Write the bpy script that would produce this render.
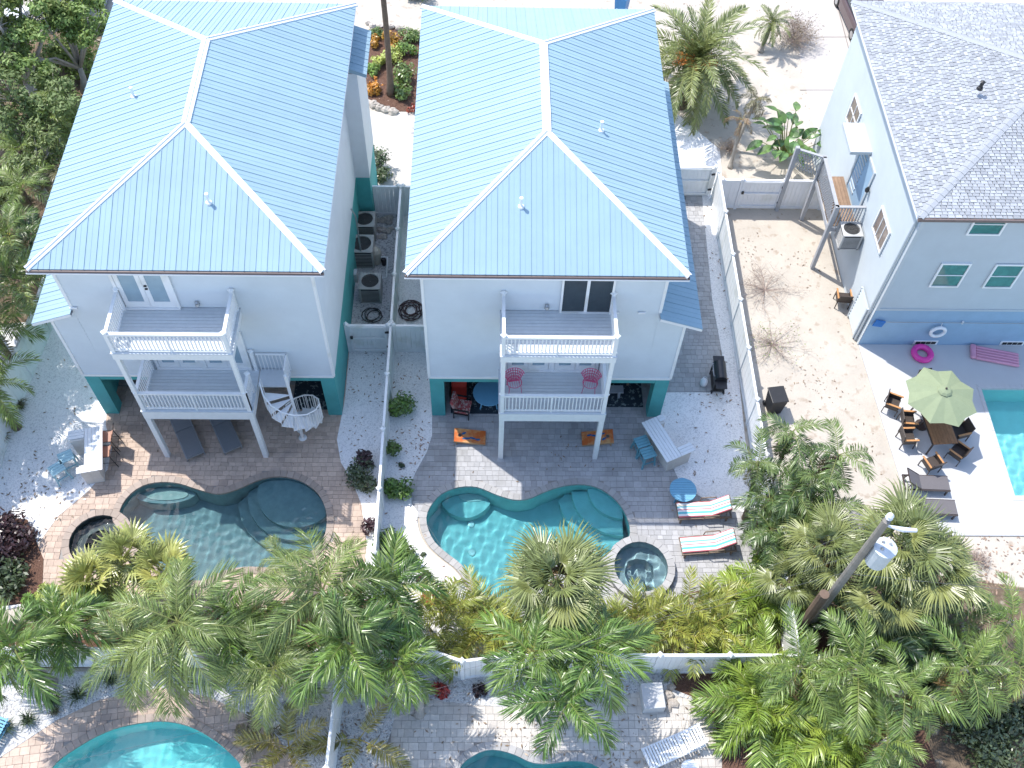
import bpy, math, random
from mathutils import Vector, Matrix
from mathutils.geometry import delaunay_2d_cdt
R = random.Random(7)
rad = math.radians
for o in list(bpy.data.objects): bpy.data.objects.remove(o)
scene = bpy.context.scene
col = scene.collection

# ------------------------------------------------------------------ camera
CAM_H = 34.0
F_PX = 1019.0
def _axis():
    d = lambda p: Vector((p[0]-512, -(p[1]-384), -F_PX))
    Z = (-d((482, 1061))).normalized()
    Y = d((497, -1150)); Y = (Y - Z*Y.dot(Z)).normalized()
    return Y.cross(Z), Y, Z
AX = _axis()
camd = bpy.data.cameras.new('camera'); cam = bpy.data.objects.new('camera', camd); col.objects.link(cam)
camd.sensor_width = 36; camd.lens = 36*F_PX/1024; camd.clip_end = 2000
cam.matrix_world = Matrix.Translation((0, 0, CAM_H)) @ Matrix((AX[0], AX[1], AX[2])).to_4x4()
scene.camera = cam

# ------------------------------------------------------------------ world, sun, exposure
SUN = Vector((4.0, -3.35, -9.25)).normalized()          # direction the light travels
w = bpy.data.worlds.new('World'); scene.world = w; w.use_nodes = True
wn = w.node_tree; sky = wn.nodes.new('ShaderNodeTexSky'); sky.sky_type = 'NISHITA'; sky.sun_disc = False
sky.sun_elevation = math.asin(-SUN.z); sky.sun_rotation = math.atan2(-SUN.x, -SUN.y)
wn.links.new(sky.outputs[0], wn.nodes['Background'].inputs[0]); wn.nodes['Background'].inputs[1].default_value = 0.15
sl = bpy.data.lights.new('sun', 'SUN'); sl.energy = 2.25; sl.angle = rad(0.53); sl.color = (1.0, 0.96, 0.90)
sl.cycles.is_caustics_light = True
so = bpy.data.objects.new('sun', sl); col.objects.link(so); so.rotation_euler = SUN.to_track_quat('-Z', 'Y').to_euler()
scene.view_settings.view_transform = 'Standard'; scene.view_settings.look = 'None'
scene.view_settings.gamma = 1; scene.view_settings.exposure = 1.3

# ------------------------------------------------------------------ helpers
def ray(px, py):
    c = Vector((px-512, -(py-384), -F_PX))
    return Vector((AX[0].dot(c), AX[1].dot(c), AX[2].dot(c)))
def G(px, py, z=0.0):
    """surveyed position on the level z of a point seen in the photograph"""
    v = ray(px, py); t = (z-CAM_H)/v.z
    return Vector((v.x*t, v.y*t, z))
def G2(px, py, z=0.0):
    p = G(px, py, z); return (p.x, p.y)
def GL(pts, z=0.0): return [G2(a, b, z) for a, b in pts]
def smooth(pts, n=6):
    out = []; N = len(pts)
    for i in range(N):
        p0, p1, p2, p3 = [Vector(pts[(i+k) % N]) for k in (-1, 0, 1, 2)]
        for j in range(n):
            t = j/n
            q = .5*((2*p1)+(p2-p0)*t+(2*p0-5*p1+4*p2-p3)*t*t+(3*p1-p0-3*p2+p3)*t**3)
            out.append((q.x, q.y))
    return out
def offset(poly, d):
    """grow a closed outline (counter-clockwise after ccw()) by d"""
    poly = ccw(poly); N = len(poly); out = []
    for i in range(N):
        a, b, c = Vector(poly[i-1]), Vector(poly[i]), Vector(poly[(i+1) % N])
        t = (c-a).normalized(); out.append((b.x+t.y*d, b.y-t.x*d))
    return out
def area(p): return .5*sum(p[i-1][0]*p[i][1]-p[i][0]*p[i-1][1] for i in range(len(p)))
def ccw(p): return list(p) if area(p) > 0 else list(p)[::-1]
def inside(x, y, p):
    r = False; j = len(p)-1
    for i in range(len(p)):
        xi, yi = p[i]; xj, yj = p[j]
        if (yi > y) != (yj > y) and x < (xj-xi)*(y-yi)/(yj-yi)+xi: r = not r
        j = i
    return r
def circle(c, r, n=32): return [(c[0]+r*math.cos(2*math.pi*i/n), c[1]+r*math.sin(2*math.pi*i/n)) for i in range(n)]

class MB:
    def __init__(s): s.v = []; s.f = []; s.m = []
    def face(s, pts, mi=0):
        b = len(s.v); s.v += [tuple(p) for p in pts]; s.f.append(tuple(range(b, b+len(pts)))); s.m.append(mi)
    def box(s, x0, x1, y0, y1, z0, z1, mi=0, M=None):
        c = [Vector((x, y, z)) for z in (z0, z1) for y in (y0, y1) for x in (x0, x1)]
        if M is not None: c = [M @ p for p in c]
        b = len(s.v); s.v += [tuple(p) for p in c]
        for q in ((0, 2, 3, 1), (4, 5, 7, 6), (0, 1, 5, 4), (1, 3, 7, 5), (3, 2, 6, 7), (2, 0, 4, 6)):
            s.f.append(tuple(b+i for i in q)); s.m.append(mi)
        return s
    def cbox(s, c, d, rz=0, rx=0, ry=0, mi=0):
        M = Matrix.Translation(c) @ Matrix.Rotation(rz, 4, 'Z') @ Matrix.Rotation(ry, 4, 'Y') @ Matrix.Rotation(rx, 4, 'X')
        return s.box(-d[0]/2, d[0]/2, -d[1]/2, d[1]/2, -d[2]/2, d[2]/2, mi, M)
    def bar(s, p, q, w, h=None, mi=0):
        p, q = Vector(p), Vector(q); d = q-p; L = d.length; h = h or w
        x = d.normalized(); up = Vector((0, 0, 1)) if abs(x.z) < .95 else Vector((0, 1, 0))
        y = up.cross(x).normalized(); z = x.cross(y)
        M = Matrix(((x.x, y.x, z.x, p.x), (x.y, y.y, z.y, p.y), (x.z, y.z, z.z, p.z), (0, 0, 0, 1)))
        return s.box(0, L, -w/2, w/2, -h/2, h/2, mi, M)
    def tube(s, pts, r, n=6, mi=0, closed=False, cap=True):
        pts = [Vector(p) for p in pts]; N = len(pts)
        rr = r if isinstance(r, (list, tuple)) else [r]*N
        b = len(s.v); prev = None
        for i, p in enumerate(pts):
            a = pts[i-1] if (i or closed) else p; c = pts[(i+1) % N] if (i < N-1 or closed) else p
            t = (c-a).normalized()
            if prev is None:
                prev = Vector((0, 0, 1)) if abs(t.z) < .9 else Vector((1, 0, 0))
            u = (prev-t*prev.dot(t)).normalized(); prev = u; v = t.cross(u)
            for k in range(n):
                an = 2*math.pi*k/n; s.v.append(tuple(p+(u*math.cos(an)+v*math.sin(an))*rr[i]))
        for i in range(N if closed else N-1):
            for k in range(n):
                i2 = (i+1) % N
                s.f.append((b+i*n+k, b+i*n+(k+1) % n, b+i2*n+(k+1) % n, b+i2*n+k)); s.m.append(mi)
        if cap and not closed:
            s.f.append(tuple(b+k for k in range(n))[::-1]); s.m.append(mi)
            s.f.append(tuple(b+(N-1)*n+k for k in range(n))); s.m.append(mi)
        return s
    def prism(s, poly, z0, z1, mi=0, bottom=True):
        poly = ccw(poly); N = len(poly); b = len(s.v)
        s.v += [(x, y, z0) for x, y in poly]+[(x, y, z1) for x, y in poly]
        s.f.append(tuple(range(b+N, b+2*N))); s.m.append(mi)
        if bottom: s.f.append(tuple(range(b, b+N))[::-1]); s.m.append(mi)
        for i in range(N):
            j = (i+1) % N; s.f.append((b+i, b+j, b+N+j, b+N+i)); s.m.append(mi)
        return s
    def lathe(s, prof, n=16, c=(0, 0, 0), mi=0, sx=1, sy=1, cap=True):
        b = len(s.v); N = len(prof)
        for r, z in prof:
            for k in range(n):
                a = 2*math.pi*k/n; s.v.append((c[0]+r*sx*math.cos(a), c[1]+r*sy*math.sin(a), c[2]+z))
        for i in range(N-1):
            for k in range(n):
                s.f.append((b+i*n+k, b+i*n+(k+1) % n, b+(i+1)*n+(k+1) % n, b+(i+1)*n+k)); s.m.append(mi)
        if cap and prof[0][0] > 1e-4: s.f.append(tuple(b+k for k in range(n))[::-1]); s.m.append(mi)
        if cap and prof[-1][0] > 1e-4: s.f.append(tuple(b+(N-1)*n+k for k in range(n))); s.m.append(mi)
        return s
    def mesh(s, name, mats, sm=False):
        me = bpy.data.meshes.new(name); me.from_pydata(s.v, [], s.f)
        for m in (mats if isinstance(mats, (list, tuple)) else [mats]): me.materials.append(m)
        me.polygons.foreach_set('material_index', s.m)
        if sm: me.polygons.foreach_set('use_smooth', [True]*len(s.f))
        me.update(); return me
    def build(s, name, mats, parent=None, world=False, sm=False, bevel=0):
        o = put(s.mesh(name, mats, sm), name, parent, world)
        if bevel:
            md = o.modifiers.new('edge', 'BEVEL'); md.width = bevel; md.segments = 2; md.limit_method = 'ANGLE'
        return o
def rootmat(o):
    M = Matrix.Identity(4)
    while o is not None:
        M = o.matrix_parent_inverse @ o.matrix_basis @ M if o.parent is not None else o.matrix_basis @ M
        o = o.parent
    return M
def put(me, name, parent=None, world=False, loc=None, rot=None, sc=None):
    o = bpy.data.objects.new(name, me); col.objects.link(o)
    if parent is not None:
        o.parent = parent
        if world: o.matrix_parent_inverse = rootmat(parent).inverted()
    if loc is not None: o.location = loc
    if rot is not None: o.rotation_euler = rot
    if sc is not None: o.scale = sc if isinstance(sc, (tuple, list)) else (sc, sc, sc)
    return o
def tag(o, label, cat, group=None):
    o['label'] = label; o['category'] = cat
    if group: o['group'] = group
    return o
def thing(name, label, cat, loc=(0, 0, 0), rz=0, group=None):
    o = bpy.data.objects.new(name, None); col.objects.link(o); o.location = loc; o.rotation_euler = (0, 0, rz)
    o.empty_display_size = .2
    return tag(o, label, cat, group)
def structure(o): o['kind'] = 'structure'; return o
def stuff(o): o['kind'] = 'stuff'; return o
def copy_tree(o, parent=None):
    c = o.copy(); col.objects.link(c)
    if parent is not None: c.parent = parent; c.matrix_parent_inverse = o.matrix_parent_inverse.copy()
    for ch in list(o.children): copy_tree(ch, c)
    return c
def again(o, label, loc, rz=0):
    c = copy_tree(o); c['label'] = label; c.location = loc; c.rotation_euler = (0, 0, rz); return c

# ------------------------------------------------------------------ materials
MATS = {}
def mat(name, c, rough=.6, var=.12, sc=3., bump=0., bsc=60., isl=0., ob=0., metal=0., spec=.5, c2=None, c2t=(.45, .6), coat=0., dirt=None):
    if name in MATS: return MATS[name]
    m = bpy.data.materials.new(name); m.use_nodes = True; t = m.node_tree; N = t.nodes; L = t.links
    b = N['Principled BSDF']; b.inputs['Roughness'].default_value = rough; b.inputs['Metallic'].default_value = metal
    b.inputs['Specular IOR Level'].default_value = spec; b.inputs['Coat Weight'].default_value = coat
    tc = N.new('ShaderNodeTexCoord'); no = N.new('ShaderNodeTexNoise'); no.inputs['Scale'].default_value = sc
    no.inputs['Detail'].default_value = 6; no.inputs['Roughness'].default_value = .65
    L.new(tc.outputs['Object'], no.inputs['Vector'])
    rp = N.new('ShaderNodeValToRGB'); L.new(no.outputs[0], rp.inputs[0])
    c = tuple(c)
    e = rp.color_ramp.elements
    if c2 is None:
        e[0].position, e[1].position = .25, .75
        e[0].color = tuple(max(0, x*(1-var)) for x in c)+(1,); e[1].color = tuple(min(1, x*(1+var)) for x in c)+(1,)
    else:
        e[0].position, e[1].position = c2t; e[0].color = c+(1,); e[1].color = tuple(c2)+(1,)
    out = rp.outputs[0]
    if dirt:      # (colour, scale, threshold)
        n3 = N.new('ShaderNodeTexNoise'); n3.inputs['Scale'].default_value = dirt[1]; n3.inputs['Detail'].default_value = 8
        n3.inputs['Roughness'].default_value = .5
        L.new(tc.outputs['Object'], n3.inputs['Vector'])
        r3 = N.new('ShaderNodeValToRGB'); r3.color_ramp.elements[0].position = dirt[2]; r3.color_ramp.elements[1].position = dirt[2]+.1
        L.new(n3.outputs[0], r3.inputs[0])
        mx = N.new('ShaderNodeMix'); mx.data_type = 'RGBA'; L.new(r3.outputs[0], mx.inputs[0]); L.new(out, mx.inputs[6])
        mx.inputs[7].default_value = tuple(dirt[0])+(1,); out = mx.outputs[2]
    if isl or ob:
        h = N.new('ShaderNodeHueSaturation'); ma = N.new('ShaderNodeMath'); ma.operation = 'MULTIPLY_ADD'
        if isl: g = N.new('ShaderNodeNewGeometry'); L.new(g.outputs['Random Per Island'], ma.inputs[0])
        else: g = N.new('ShaderNodeObjectInfo'); L.new(g.outputs['Random'], ma.inputs[0])
        k = isl or ob; ma.inputs[1].default_value = k; ma.inputs[2].default_value = 1-k/2
        L.new(ma.outputs[0], h.inputs['Value']); L.new(out, h.inputs['Color']); out = h.outputs[0]
    L.new(out, b.inputs['Base Color'])
    if bump:
        n2 = N.new('ShaderNodeTexNoise'); n2.inputs['Scale'].default_value = bsc; n2.inputs['Detail'].default_value = 4
        L.new(tc.outputs['Object'], n2.inputs['Vector'])
        bp = N.new('ShaderNodeBump'); bp.inputs['Strength'].default_value = bump; bp.inputs['Distance'].default_value = .03
        L.new(n2.outputs[0], bp.inputs['Height']); L.new(bp.outputs[0], b.inputs['Normal'])
    MATS[name] = m; return m
def leafmat(name, c, var=.85, ob=.45, trans=.16, hue=.03, rough=.35):
    if name in MATS: return MATS[name]
    m = bpy.data.materials.new(name); m.use_nodes = True; t = m.node_tree; N = t.nodes; L = t.links
    b = N['Principled BSDF']; b.inputs['Roughness'].default_value = rough; b.inputs['Specular IOR Level'].default_value = .65
    g = N.new('ShaderNodeNewGeometry'); oi = N.new('ShaderNodeObjectInfo')
    hs = N.new('ShaderNodeHueSaturation'); hs.inputs['Color'].default_value = tuple(c)+(1,)
    a = N.new('ShaderNodeMath'); a.operation = 'MULTIPLY_ADD'; L.new(g.outputs['Random Per Island'], a.inputs[0])
    a.inputs[1].default_value = var; a.inputs[2].default_value = 1-var/2-ob/2
    a2 = N.new('ShaderNodeMath'); a2.operation = 'MULTIPLY_ADD'; L.new(oi.outputs['Random'], a2.inputs[0])
    a2.inputs[1].default_value = ob; L.new(a.outputs[0], a2.inputs[2]); L.new(a2.outputs[0], hs.inputs['Value'])
    a3 = N.new('ShaderNodeMath'); a3.operation = 'MULTIPLY_ADD'; L.new(oi.outputs['Random'], a3.inputs[0])
    a3.inputs[1].default_value = -hue; a3.inputs[2].default_value = .5+hue/2; L.new(a3.outputs[0], hs.inputs['Hue'])
    L.new(hs.outputs[0], b.inputs['Base Color'])
    tr = N.new('ShaderNodeBsdfTranslucent'); h2 = N.new('ShaderNodeHueSaturation'); h2.inputs['Hue'].default_value = .48
    h2.inputs['Value'].default_value = 1.5; L.new(hs.outputs[0], h2.inputs['Color']); L.new(h2.outputs[0], tr.inputs[0])
    mx = N.new('ShaderNodeMixShader'); mx.inputs[0].default_value = trans
    L.new(b.outputs[0], mx.inputs[1]); L.new(tr.outputs[0], mx.inputs[2]); L.new(mx.outputs[0], N['Material Output'].inputs[0])
    MATS[name] = m; return m
def stonemat(name, ca, cb, scale, bump=.6, rough=.9, thr=(.3, .75)):
    """loose shell or stone chips: voronoi cells of two tones with relief"""
    if name in MATS: return MATS[name]
    m = bpy.data.materials.new(name); m.use_nodes = True; t = m.node_tree; N = t.nodes; L = t.links
    b = N['Principled BSDF']; b.inputs['Roughness'].default_value = rough; b.inputs['Specular IOR Level'].default_value = .2
    tc = N.new('ShaderNodeTexCoord'); vo = N.new('ShaderNodeTexVoronoi'); vo.inputs['Scale'].default_value = scale
    L.new(tc.outputs['Object'], vo.inputs['Vector'])
    sp = N.new('ShaderNodeSeparateColor'); L.new(vo.outputs['Color'], sp.inputs[0])
    no = N.new('ShaderNodeTexNoise'); no.inputs['Scale'].default_value = 1.3; no.inputs['Detail'].default_value = 5
    L.new(tc.outputs['Object'], no.inputs['Vector'])
    ad = N.new('ShaderNodeMath'); ad.operation = 'MULTIPLY_ADD'; L.new(no.outputs[0], ad.inputs[0]); ad.inputs[1].default_value = .6
    L.new(sp.outputs[0], ad.inputs[2])
    rp = N.new('ShaderNodeValToRGB'); rp.color_ramp.elements[0].position = thr[0]; rp.color_ramp.elements[1].position = thr[1]
    rp.color_ramp.elements[0].color = tuple(ca)+(1,); rp.color_ramp.elements[1].color = tuple(cb)+(1,)
    L.new(ad.outputs[0], rp.inputs[0]); L.new(rp.outputs[0], b.inputs['Base Color'])
    bp = N.new('ShaderNodeBump'); bp.inputs['Strength'].default_value = bump; bp.inputs['Distance'].default_value = .04
    L.new(vo.outputs['Distance'], bp.inputs['Height']); bp.invert = True; L.new(bp.outputs[0], b.inputs['Normal'])
    MATS[name] = m; return m
def watermat(name, tint, scale=3.2, amp=.12):
    m = bpy.data.materials.new(name); m.use_nodes = True; b = m.node_tree.nodes['Principled BSDF']
    b.inputs['Base Color'].default_value = tuple(tint)+(1,); b.inputs['Roughness'].default_value = 0; b.inputs['IOR'].default_value = 1.33
    b.inputs['Transmission Weight'].default_value = 1; return m
white = mat('white_vinyl', (.82, .82, .82), .45, .04, 1.5, dirt=((.72, .72, .69), .9, .56))
whitew = mat('white_painted_wood', (.78, .79, .80), .5, .05, 6)
siding = mat('white_siding', (.63, .675, .71), .55, .05, 1.2)
teal = mat('teal_stucco', (.075, .36, .36), .7, .12, 2, bump=.15, bsc=40)
glass = mat('window_glass', (.03, .045, .055), .06, .2, 2, spec=.8)
greyglass = mat('frosted_glass', (.30, .40, .46), .12, .1, 2, spec=.7)
black = mat('black_metal', (.018, .018, .02), .45, .2, 8)
steel = mat('grey_steel', (.42, .43, .44), .4, .1, 6, metal=.7)
dark = mat('dark_gap', (.02, .02, .022), .9)
sand = mat('beach_sand', (.475, .43, .37), .95, .12, .8, bump=.5, bsc=9, dirt=((.38, .32, .26), 2.4, .58), spec=.1)
forest = mat('leaf_litter', (.16, .12, .085), .95, .5, 2.5, bump=1., bsc=18, dirt=((.5, .44, .36), 1.4, .6), spec=.1)
mulch = mat('wood_mulch', (.13, .075, .055), .95, .6, 18, bump=1., bsc=30, dirt=((.45, .36, .32), 9, .66), spec=.1)
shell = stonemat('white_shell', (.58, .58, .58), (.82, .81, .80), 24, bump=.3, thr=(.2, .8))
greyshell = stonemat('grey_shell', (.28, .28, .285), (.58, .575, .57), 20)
concrete = mat('white_concrete', (.52, .52, .52), .8, .05, .9, bump=.1, bsc=25, spec=.2)
drive = mat('driveway_concrete', (.47, .435, .40), .85, .08, .6, bump=.1, bsc=25, spec=.2)
# ------------------------------------------------------------------ pool outlines (surveyed)
PC = smooth(GL([(400+a/3.413, 420+b/3.413) for a, b in [(87, 345), (100, 298), (140, 252), (200, 229), (265, 229), (330, 255), (390, 272), (440, 268), (490, 246), (550, 226), (620, 219), (680, 232), (735, 270), (770, 318), (787, 370), (780, 410), (735, 425), (705, 470), (620, 485), (520, 505), (440, 545), (385, 595), (330, 610), (285, 600), (258, 572), (235, 530), (200, 490), (150, 452), (108, 408)]]), 4)
PL = smooth(GL([(60+a/3.012, 400+b/3.012) for a, b in [(180, 330), (203, 292), (245, 260), (300, 247), (360, 251), (420, 270), (480, 283), (540, 266), (600, 240), (660, 230), (720, 241), (775, 277), (803, 330), (805, 390), (788, 432), (750, 466), (695, 495), (630, 508), (560, 506), (490, 520), (430, 548), (350, 535), (285, 495), (235, 450), (215, 400), (180, 362)]]), 4)
PBL = smooth(GL([(51, 768), (80, 745), (112, 729), (144, 722), (168, 721), (193, 727), (217, 741), (233, 755), (243, 768), (246, 800), (220, 840), (150, 860), (80, 840), (46, 800)]), 4)
PBC = smooth(GL([(459, 768), (470, 757), (489, 749), (512, 753), (532, 762), (550, 763), (572, 760), (592, 763), (603, 772), (612, 800), (590, 850), (520, 860), (460, 830), (450, 795)]), 4)
a_, b_ = G(979, 389), G(1015, 497)
PRX, PRY0, PRY1 = (a_.x+b_.x)/2, b_.y, a_.y
PR = [(PRX, PRY0), (PRX+6.5, PRY0), (PRX+6.5, PRY1), (PRX, PRY1)]
SC_c = G2(640, 570); SL_c = G2(98, 541)
SCo = circle(SC_c, 1.02); SLo = circle(SL_c, 1.06)
HOLES = [PC, PL, PBL, PBC, PR, circle(SC_c, 1.0), circle(SL_c, 1.04)]

def sheet(name, outline, z, material, holes=HOLES, thick=0, kind='structure', parent=None):
    outline = ccw(outline)
    xs = [p[0] for p in outline]; ys = [p[1] for p in outline]
    vs = [Vector(p) for p in outline]; ed = [(i, (i+1) % len(outline)) for i in range(len(outline))]
    hh = []
    for h in holes:
        if max(p[0] for p in h) < min(xs) or min(p[0] for p in h) > max(xs) or max(p[1] for p in h) < min(ys) or min(p[1] for p in h) > max(ys): continue
        hh.append(h); b = len(vs); vs += [Vector(p) for p in h]; ed += [(b+i, b+(i+1) % len(h)) for i in range(len(h))]
    ov, oe, of, *_ = delaunay_2d_cdt(vs, ed, [], 0, 1e-5)
    m = MB(); m.v = [(p.x, p.y, z) for p in ov]
    for f in of:
        cx = sum(ov[i].x for i in f)/3; cy = sum(ov[i].y for i in f)/3
        if inside(cx, cy, outline) and not any(inside(cx, cy, h) for h in hh): m.f.append(tuple(f)); m.m.append(0)
    if thick:
        for i in range(len(outline)):
            a, c = outline[i], outline[(i+1) % len(outline)]
            m.face([(a[0], a[1], z-thick), (c[0], c[1], z-thick), (c[0], c[1], z), (a[0], a[1], z)])
    o = m.build(name, material, parent)
    if kind: o['kind'] = kind
    return o
sheet('ground', [(-160, -120), (160, -120), (160, 220), (-160, 220)], 0, sand)
sheet('forest_floor', [(-60, 20), (-17.2, 20), (-15.2, 23), (-15.2, 42), (-18, 44), (-60, 44)], .004, forest)
sheet('west_mulch', GL([(-40, 512), (28, 520), (44, 560), (42, 602), (-40, 612)]), .05, mulch, thick=.05)
sheet('grove_floor', GL([(772, 500), (830, 540), (935, 575), (1040, 590), (1040, 840), (900, 840), (850, 668), (850, 560), (780, 560)]), .02, forest)
# white shell beds
sheet('shell_bed_west', GL([(-40, 330), (52, 320), (107, 414), (106, 425), (112, 448), (108, 470), (88, 492), (58, 517), (36, 548), (34, 575), (42, 602), (-40, 620)]), .045, shell, thick=.045)
sheet('shell_strip_gate', GL([(350, 345), (389, 330), (380, 470), (376, 600), (362, 600), (367, 545), (362, 506), (352, 481), (341, 463), (337, 440), (345, 400)]), .045, shell, thick=.045)
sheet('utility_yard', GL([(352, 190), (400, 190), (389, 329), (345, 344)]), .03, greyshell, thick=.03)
sheet('shell_bed_middle', GL([(402, 190), (420, 190), (432, 416), (432, 436), (427, 452), (416, 472), (410, 486), (412, 505), (424, 520), (440, 545), (462, 580), (480, 600), (500, 612), (520, 660), (376, 660), (379, 530), (389, 330)]), .045, shell, [offset(PC, .3)]+HOLES, thick=.045)
sheet('shell_bed_east', GL([(700, 178), (719, 190), (745, 440), (757, 500), (752, 516), (725, 505), (700, 497), (679, 481), (671, 464), (667, 445), (660, 420), (664, 393), (724, 393), (722, 355), (712, 300)]), .045, shell, thick=.045)
sheet('rear_bed', GL([(-40, 628), (200, 612), (368, 590), (372, 640), (470, 622), (640, 606), (760, 575), (850, 560), (850, 668), (-40, 668)]), .036, mulch, [offset(PC, .3), offset(PL, .3)]+HOLES, thick=.036)
sheet('neighbour_shell_west', GL([(-60, 672), (336, 672), (322, 790), (300, 768), (278, 738), (256, 719), (209, 697), (160, 688), (100, 700), (58, 720), (0, 758), (-60, 790)]), .048, greyshell, thick=.048)  # grey mix puts the tree shade on this bed into its colour
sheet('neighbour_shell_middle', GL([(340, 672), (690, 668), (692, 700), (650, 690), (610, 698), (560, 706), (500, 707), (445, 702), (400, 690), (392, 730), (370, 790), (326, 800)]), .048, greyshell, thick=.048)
sheet('neighbour_mulch', GL([(672, 668), (900, 660), (960, 840), (722, 840), (722, 745), (712, 715), (694, 698), (674, 690)]), .052, mulch, thick=.052)
sheet('pool_deck', [G2(858, 345), (60, G2(858, 345)[1]), (60, G2(960, 536)[1]), G2(917, 536)], .06, concrete, thick=.06)
sheet('driveway', GL([(792, 18), (817, 145), (900, 170), (1010, 170), (1010, -60), (770, -60)]), .012, drive)
m = MB(); 
for a, b in (((809, 37), (1000, 37)), ((800, 90), (1000, 90)), ((836, 0), (862, 100))):
    p, q = G(a[0], a[1], .014), G(b[0], b[1], .014); m.bar(p, q, .05, .01)
structure(m.build('driveway_joint', mat('joint_dark', (.25, .22, .2), .9)))  # dark joint lines between the driveway slabs
sheet('street', [(-80, 52), (80, 52), (80, 62), (-80, 62)], .01, mat('asphalt', (.22, .21, .2), .9, .1, 2))
sheet('front_path', GL([(366, 112), (420, 112), (420, 190), (366, 190)]), .02, mat('pale_path', (.50, .47, .43), .9, .06, 2, bump=.2))
sheet('front_shell', GL([(672, 110), (720, 150), (722, 185), (676, 185)]), .02, shell)
sheet('front_mulch_bed', GL([(362, 34), (380, 26), (404, 28), (424, 42), (424, 112), (400, 112), (366, 98)]), .03, mulch, thick=.03)

# ------------------------------------------------------------------ pavers
paverC = mat('grey_paver', (.40, .395, .395), .85, .10, 9, isl=.22, dirt=((.34, .335, .33), .7, .55), bump=.12, bsc=60, spec=.2)
paverL = mat('tan_paver', (.50, .39, .315), .85, .12, 9, isl=.26, dirt=((.39, .31, .26), .7, .55), bump=.12, bsc=60, spec=.2)
paverS = mat('cream_paver', (.56, .52, .47), .85, .1, 9, isl=.24, dirt=((.48, .44, .40), .7, .54), bump=.12, bsc=60, spec=.2)
copC = mat('grey_coping', (.37, .36, .35), .8, .1, 9, isl=.25, spec=.2)
copL = mat('tan_coping', (.36, .295, .25), .8, .1, 9, isl=.25, spec=.2)
joint = mat('paver_joint_sand', (.30, .28, .26), .95)
def pavers(name, outline, material, row=.21, z=.034, ang=0., avoid=(), lens=(.2, .235, .3)):
    outline = ccw(outline); sheet(name+'_base', outline, .012, joint)
    ca, sa = math.cos(ang), math.sin(ang)
    T = lambda u, v: (u*ca-v*sa, u*sa+v*ca)
    inv = [(x*ca+y*sa, -x*sa+y*ca) for x, y in outline]
    u0, u1 = min(p[0] for p in inv), max(p[0] for p in inv); v0, v1 = min(p[1] for p in inv), max(p[1] for p in inv)
    m = MB(); v = v0
    while v < v1:
        u = u0-R.random()*.3; h = row*R.choice((.8, 1, 1.25))
        while u < u1:
            l = R.choice(lens)*row/.2; g = .005
            cx, cy = T(u+l/2, v+h/2)
            if inside(cx, cy, outline) and not any(inside(cx, cy, q) for q in avoid):
                zz = z+R.uniform(-.003, .003); tx, ty = R.uniform(-.003, .003), R.uniform(-.003, .003)
                c = [T(a, b) for a, b in ((u+g, v+g), (u+l-g, v+g), (u+l-g, v+h-g), (u+g, v+h-g))]
                b = len(m.v); m.v += [(p[0], p[1], .013) for p in c]+[(p[0], p[1], zz+tx*s1+ty*s2) for p, s1, s2 in zip(c, (-1, 1, 1, -1), (-1, -1, 1, 1))]
                for q in ((4, 5, 6, 7), (0, 1, 5, 4), (1, 2, 6, 5), (2, 3, 7, 6), (3, 0, 4, 7)): m.f.append(tuple(b+i for i in q)); m.m.append(0)
            u += l
        v += h
    return stuff(m.build(name, material))
HC = [offset(h, .2) for h in HOLES]
pavers('grey_patio_pavers', GL([(432, 380), (664, 380), (664, 402), (720, 400), (720, 470), (760, 500), (764, 560), (740, 610), (600, 632), (520, 632), (470, 590), (425, 520), (405, 505), (404, 470), (424, 440)]), paverC, avoid=HC)
pavers('side_path_pavers', GL([(686, 175), (703, 175), (716, 300), (726, 396), (660, 396), (676, 330)]), paverC, avoid=HC)
pavers('tan_patio_pavers', GL([(90, 385), (345, 385), (347, 340), (357, 340), (356, 400), (346, 440), (360, 470), (374, 510), (376, 560), (368, 600), (200, 632), (60, 640), (28, 600), (28, 550), (60, 505), (100, 470), (100, 420)]), paverL, avoid=HC)
pavers('west_neighbour_pavers', GL([(-20, 770), (40, 725), (100, 695), (160, 684), (209, 692), (256, 715), (300, 760), (330, 800), (330, 900), (-20, 900)]), paverL, avoid=HC, ang=.12)
pavers('middle_neighbour_pavers', GL([(380, 690), (450, 700), (560, 702), (640, 686), (696, 694), (726, 730), (735, 900), (330, 900), (366, 790), (392, 728)]), paverS, avoid=HC)
# ground floor slabs under the houses come with the houses

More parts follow.
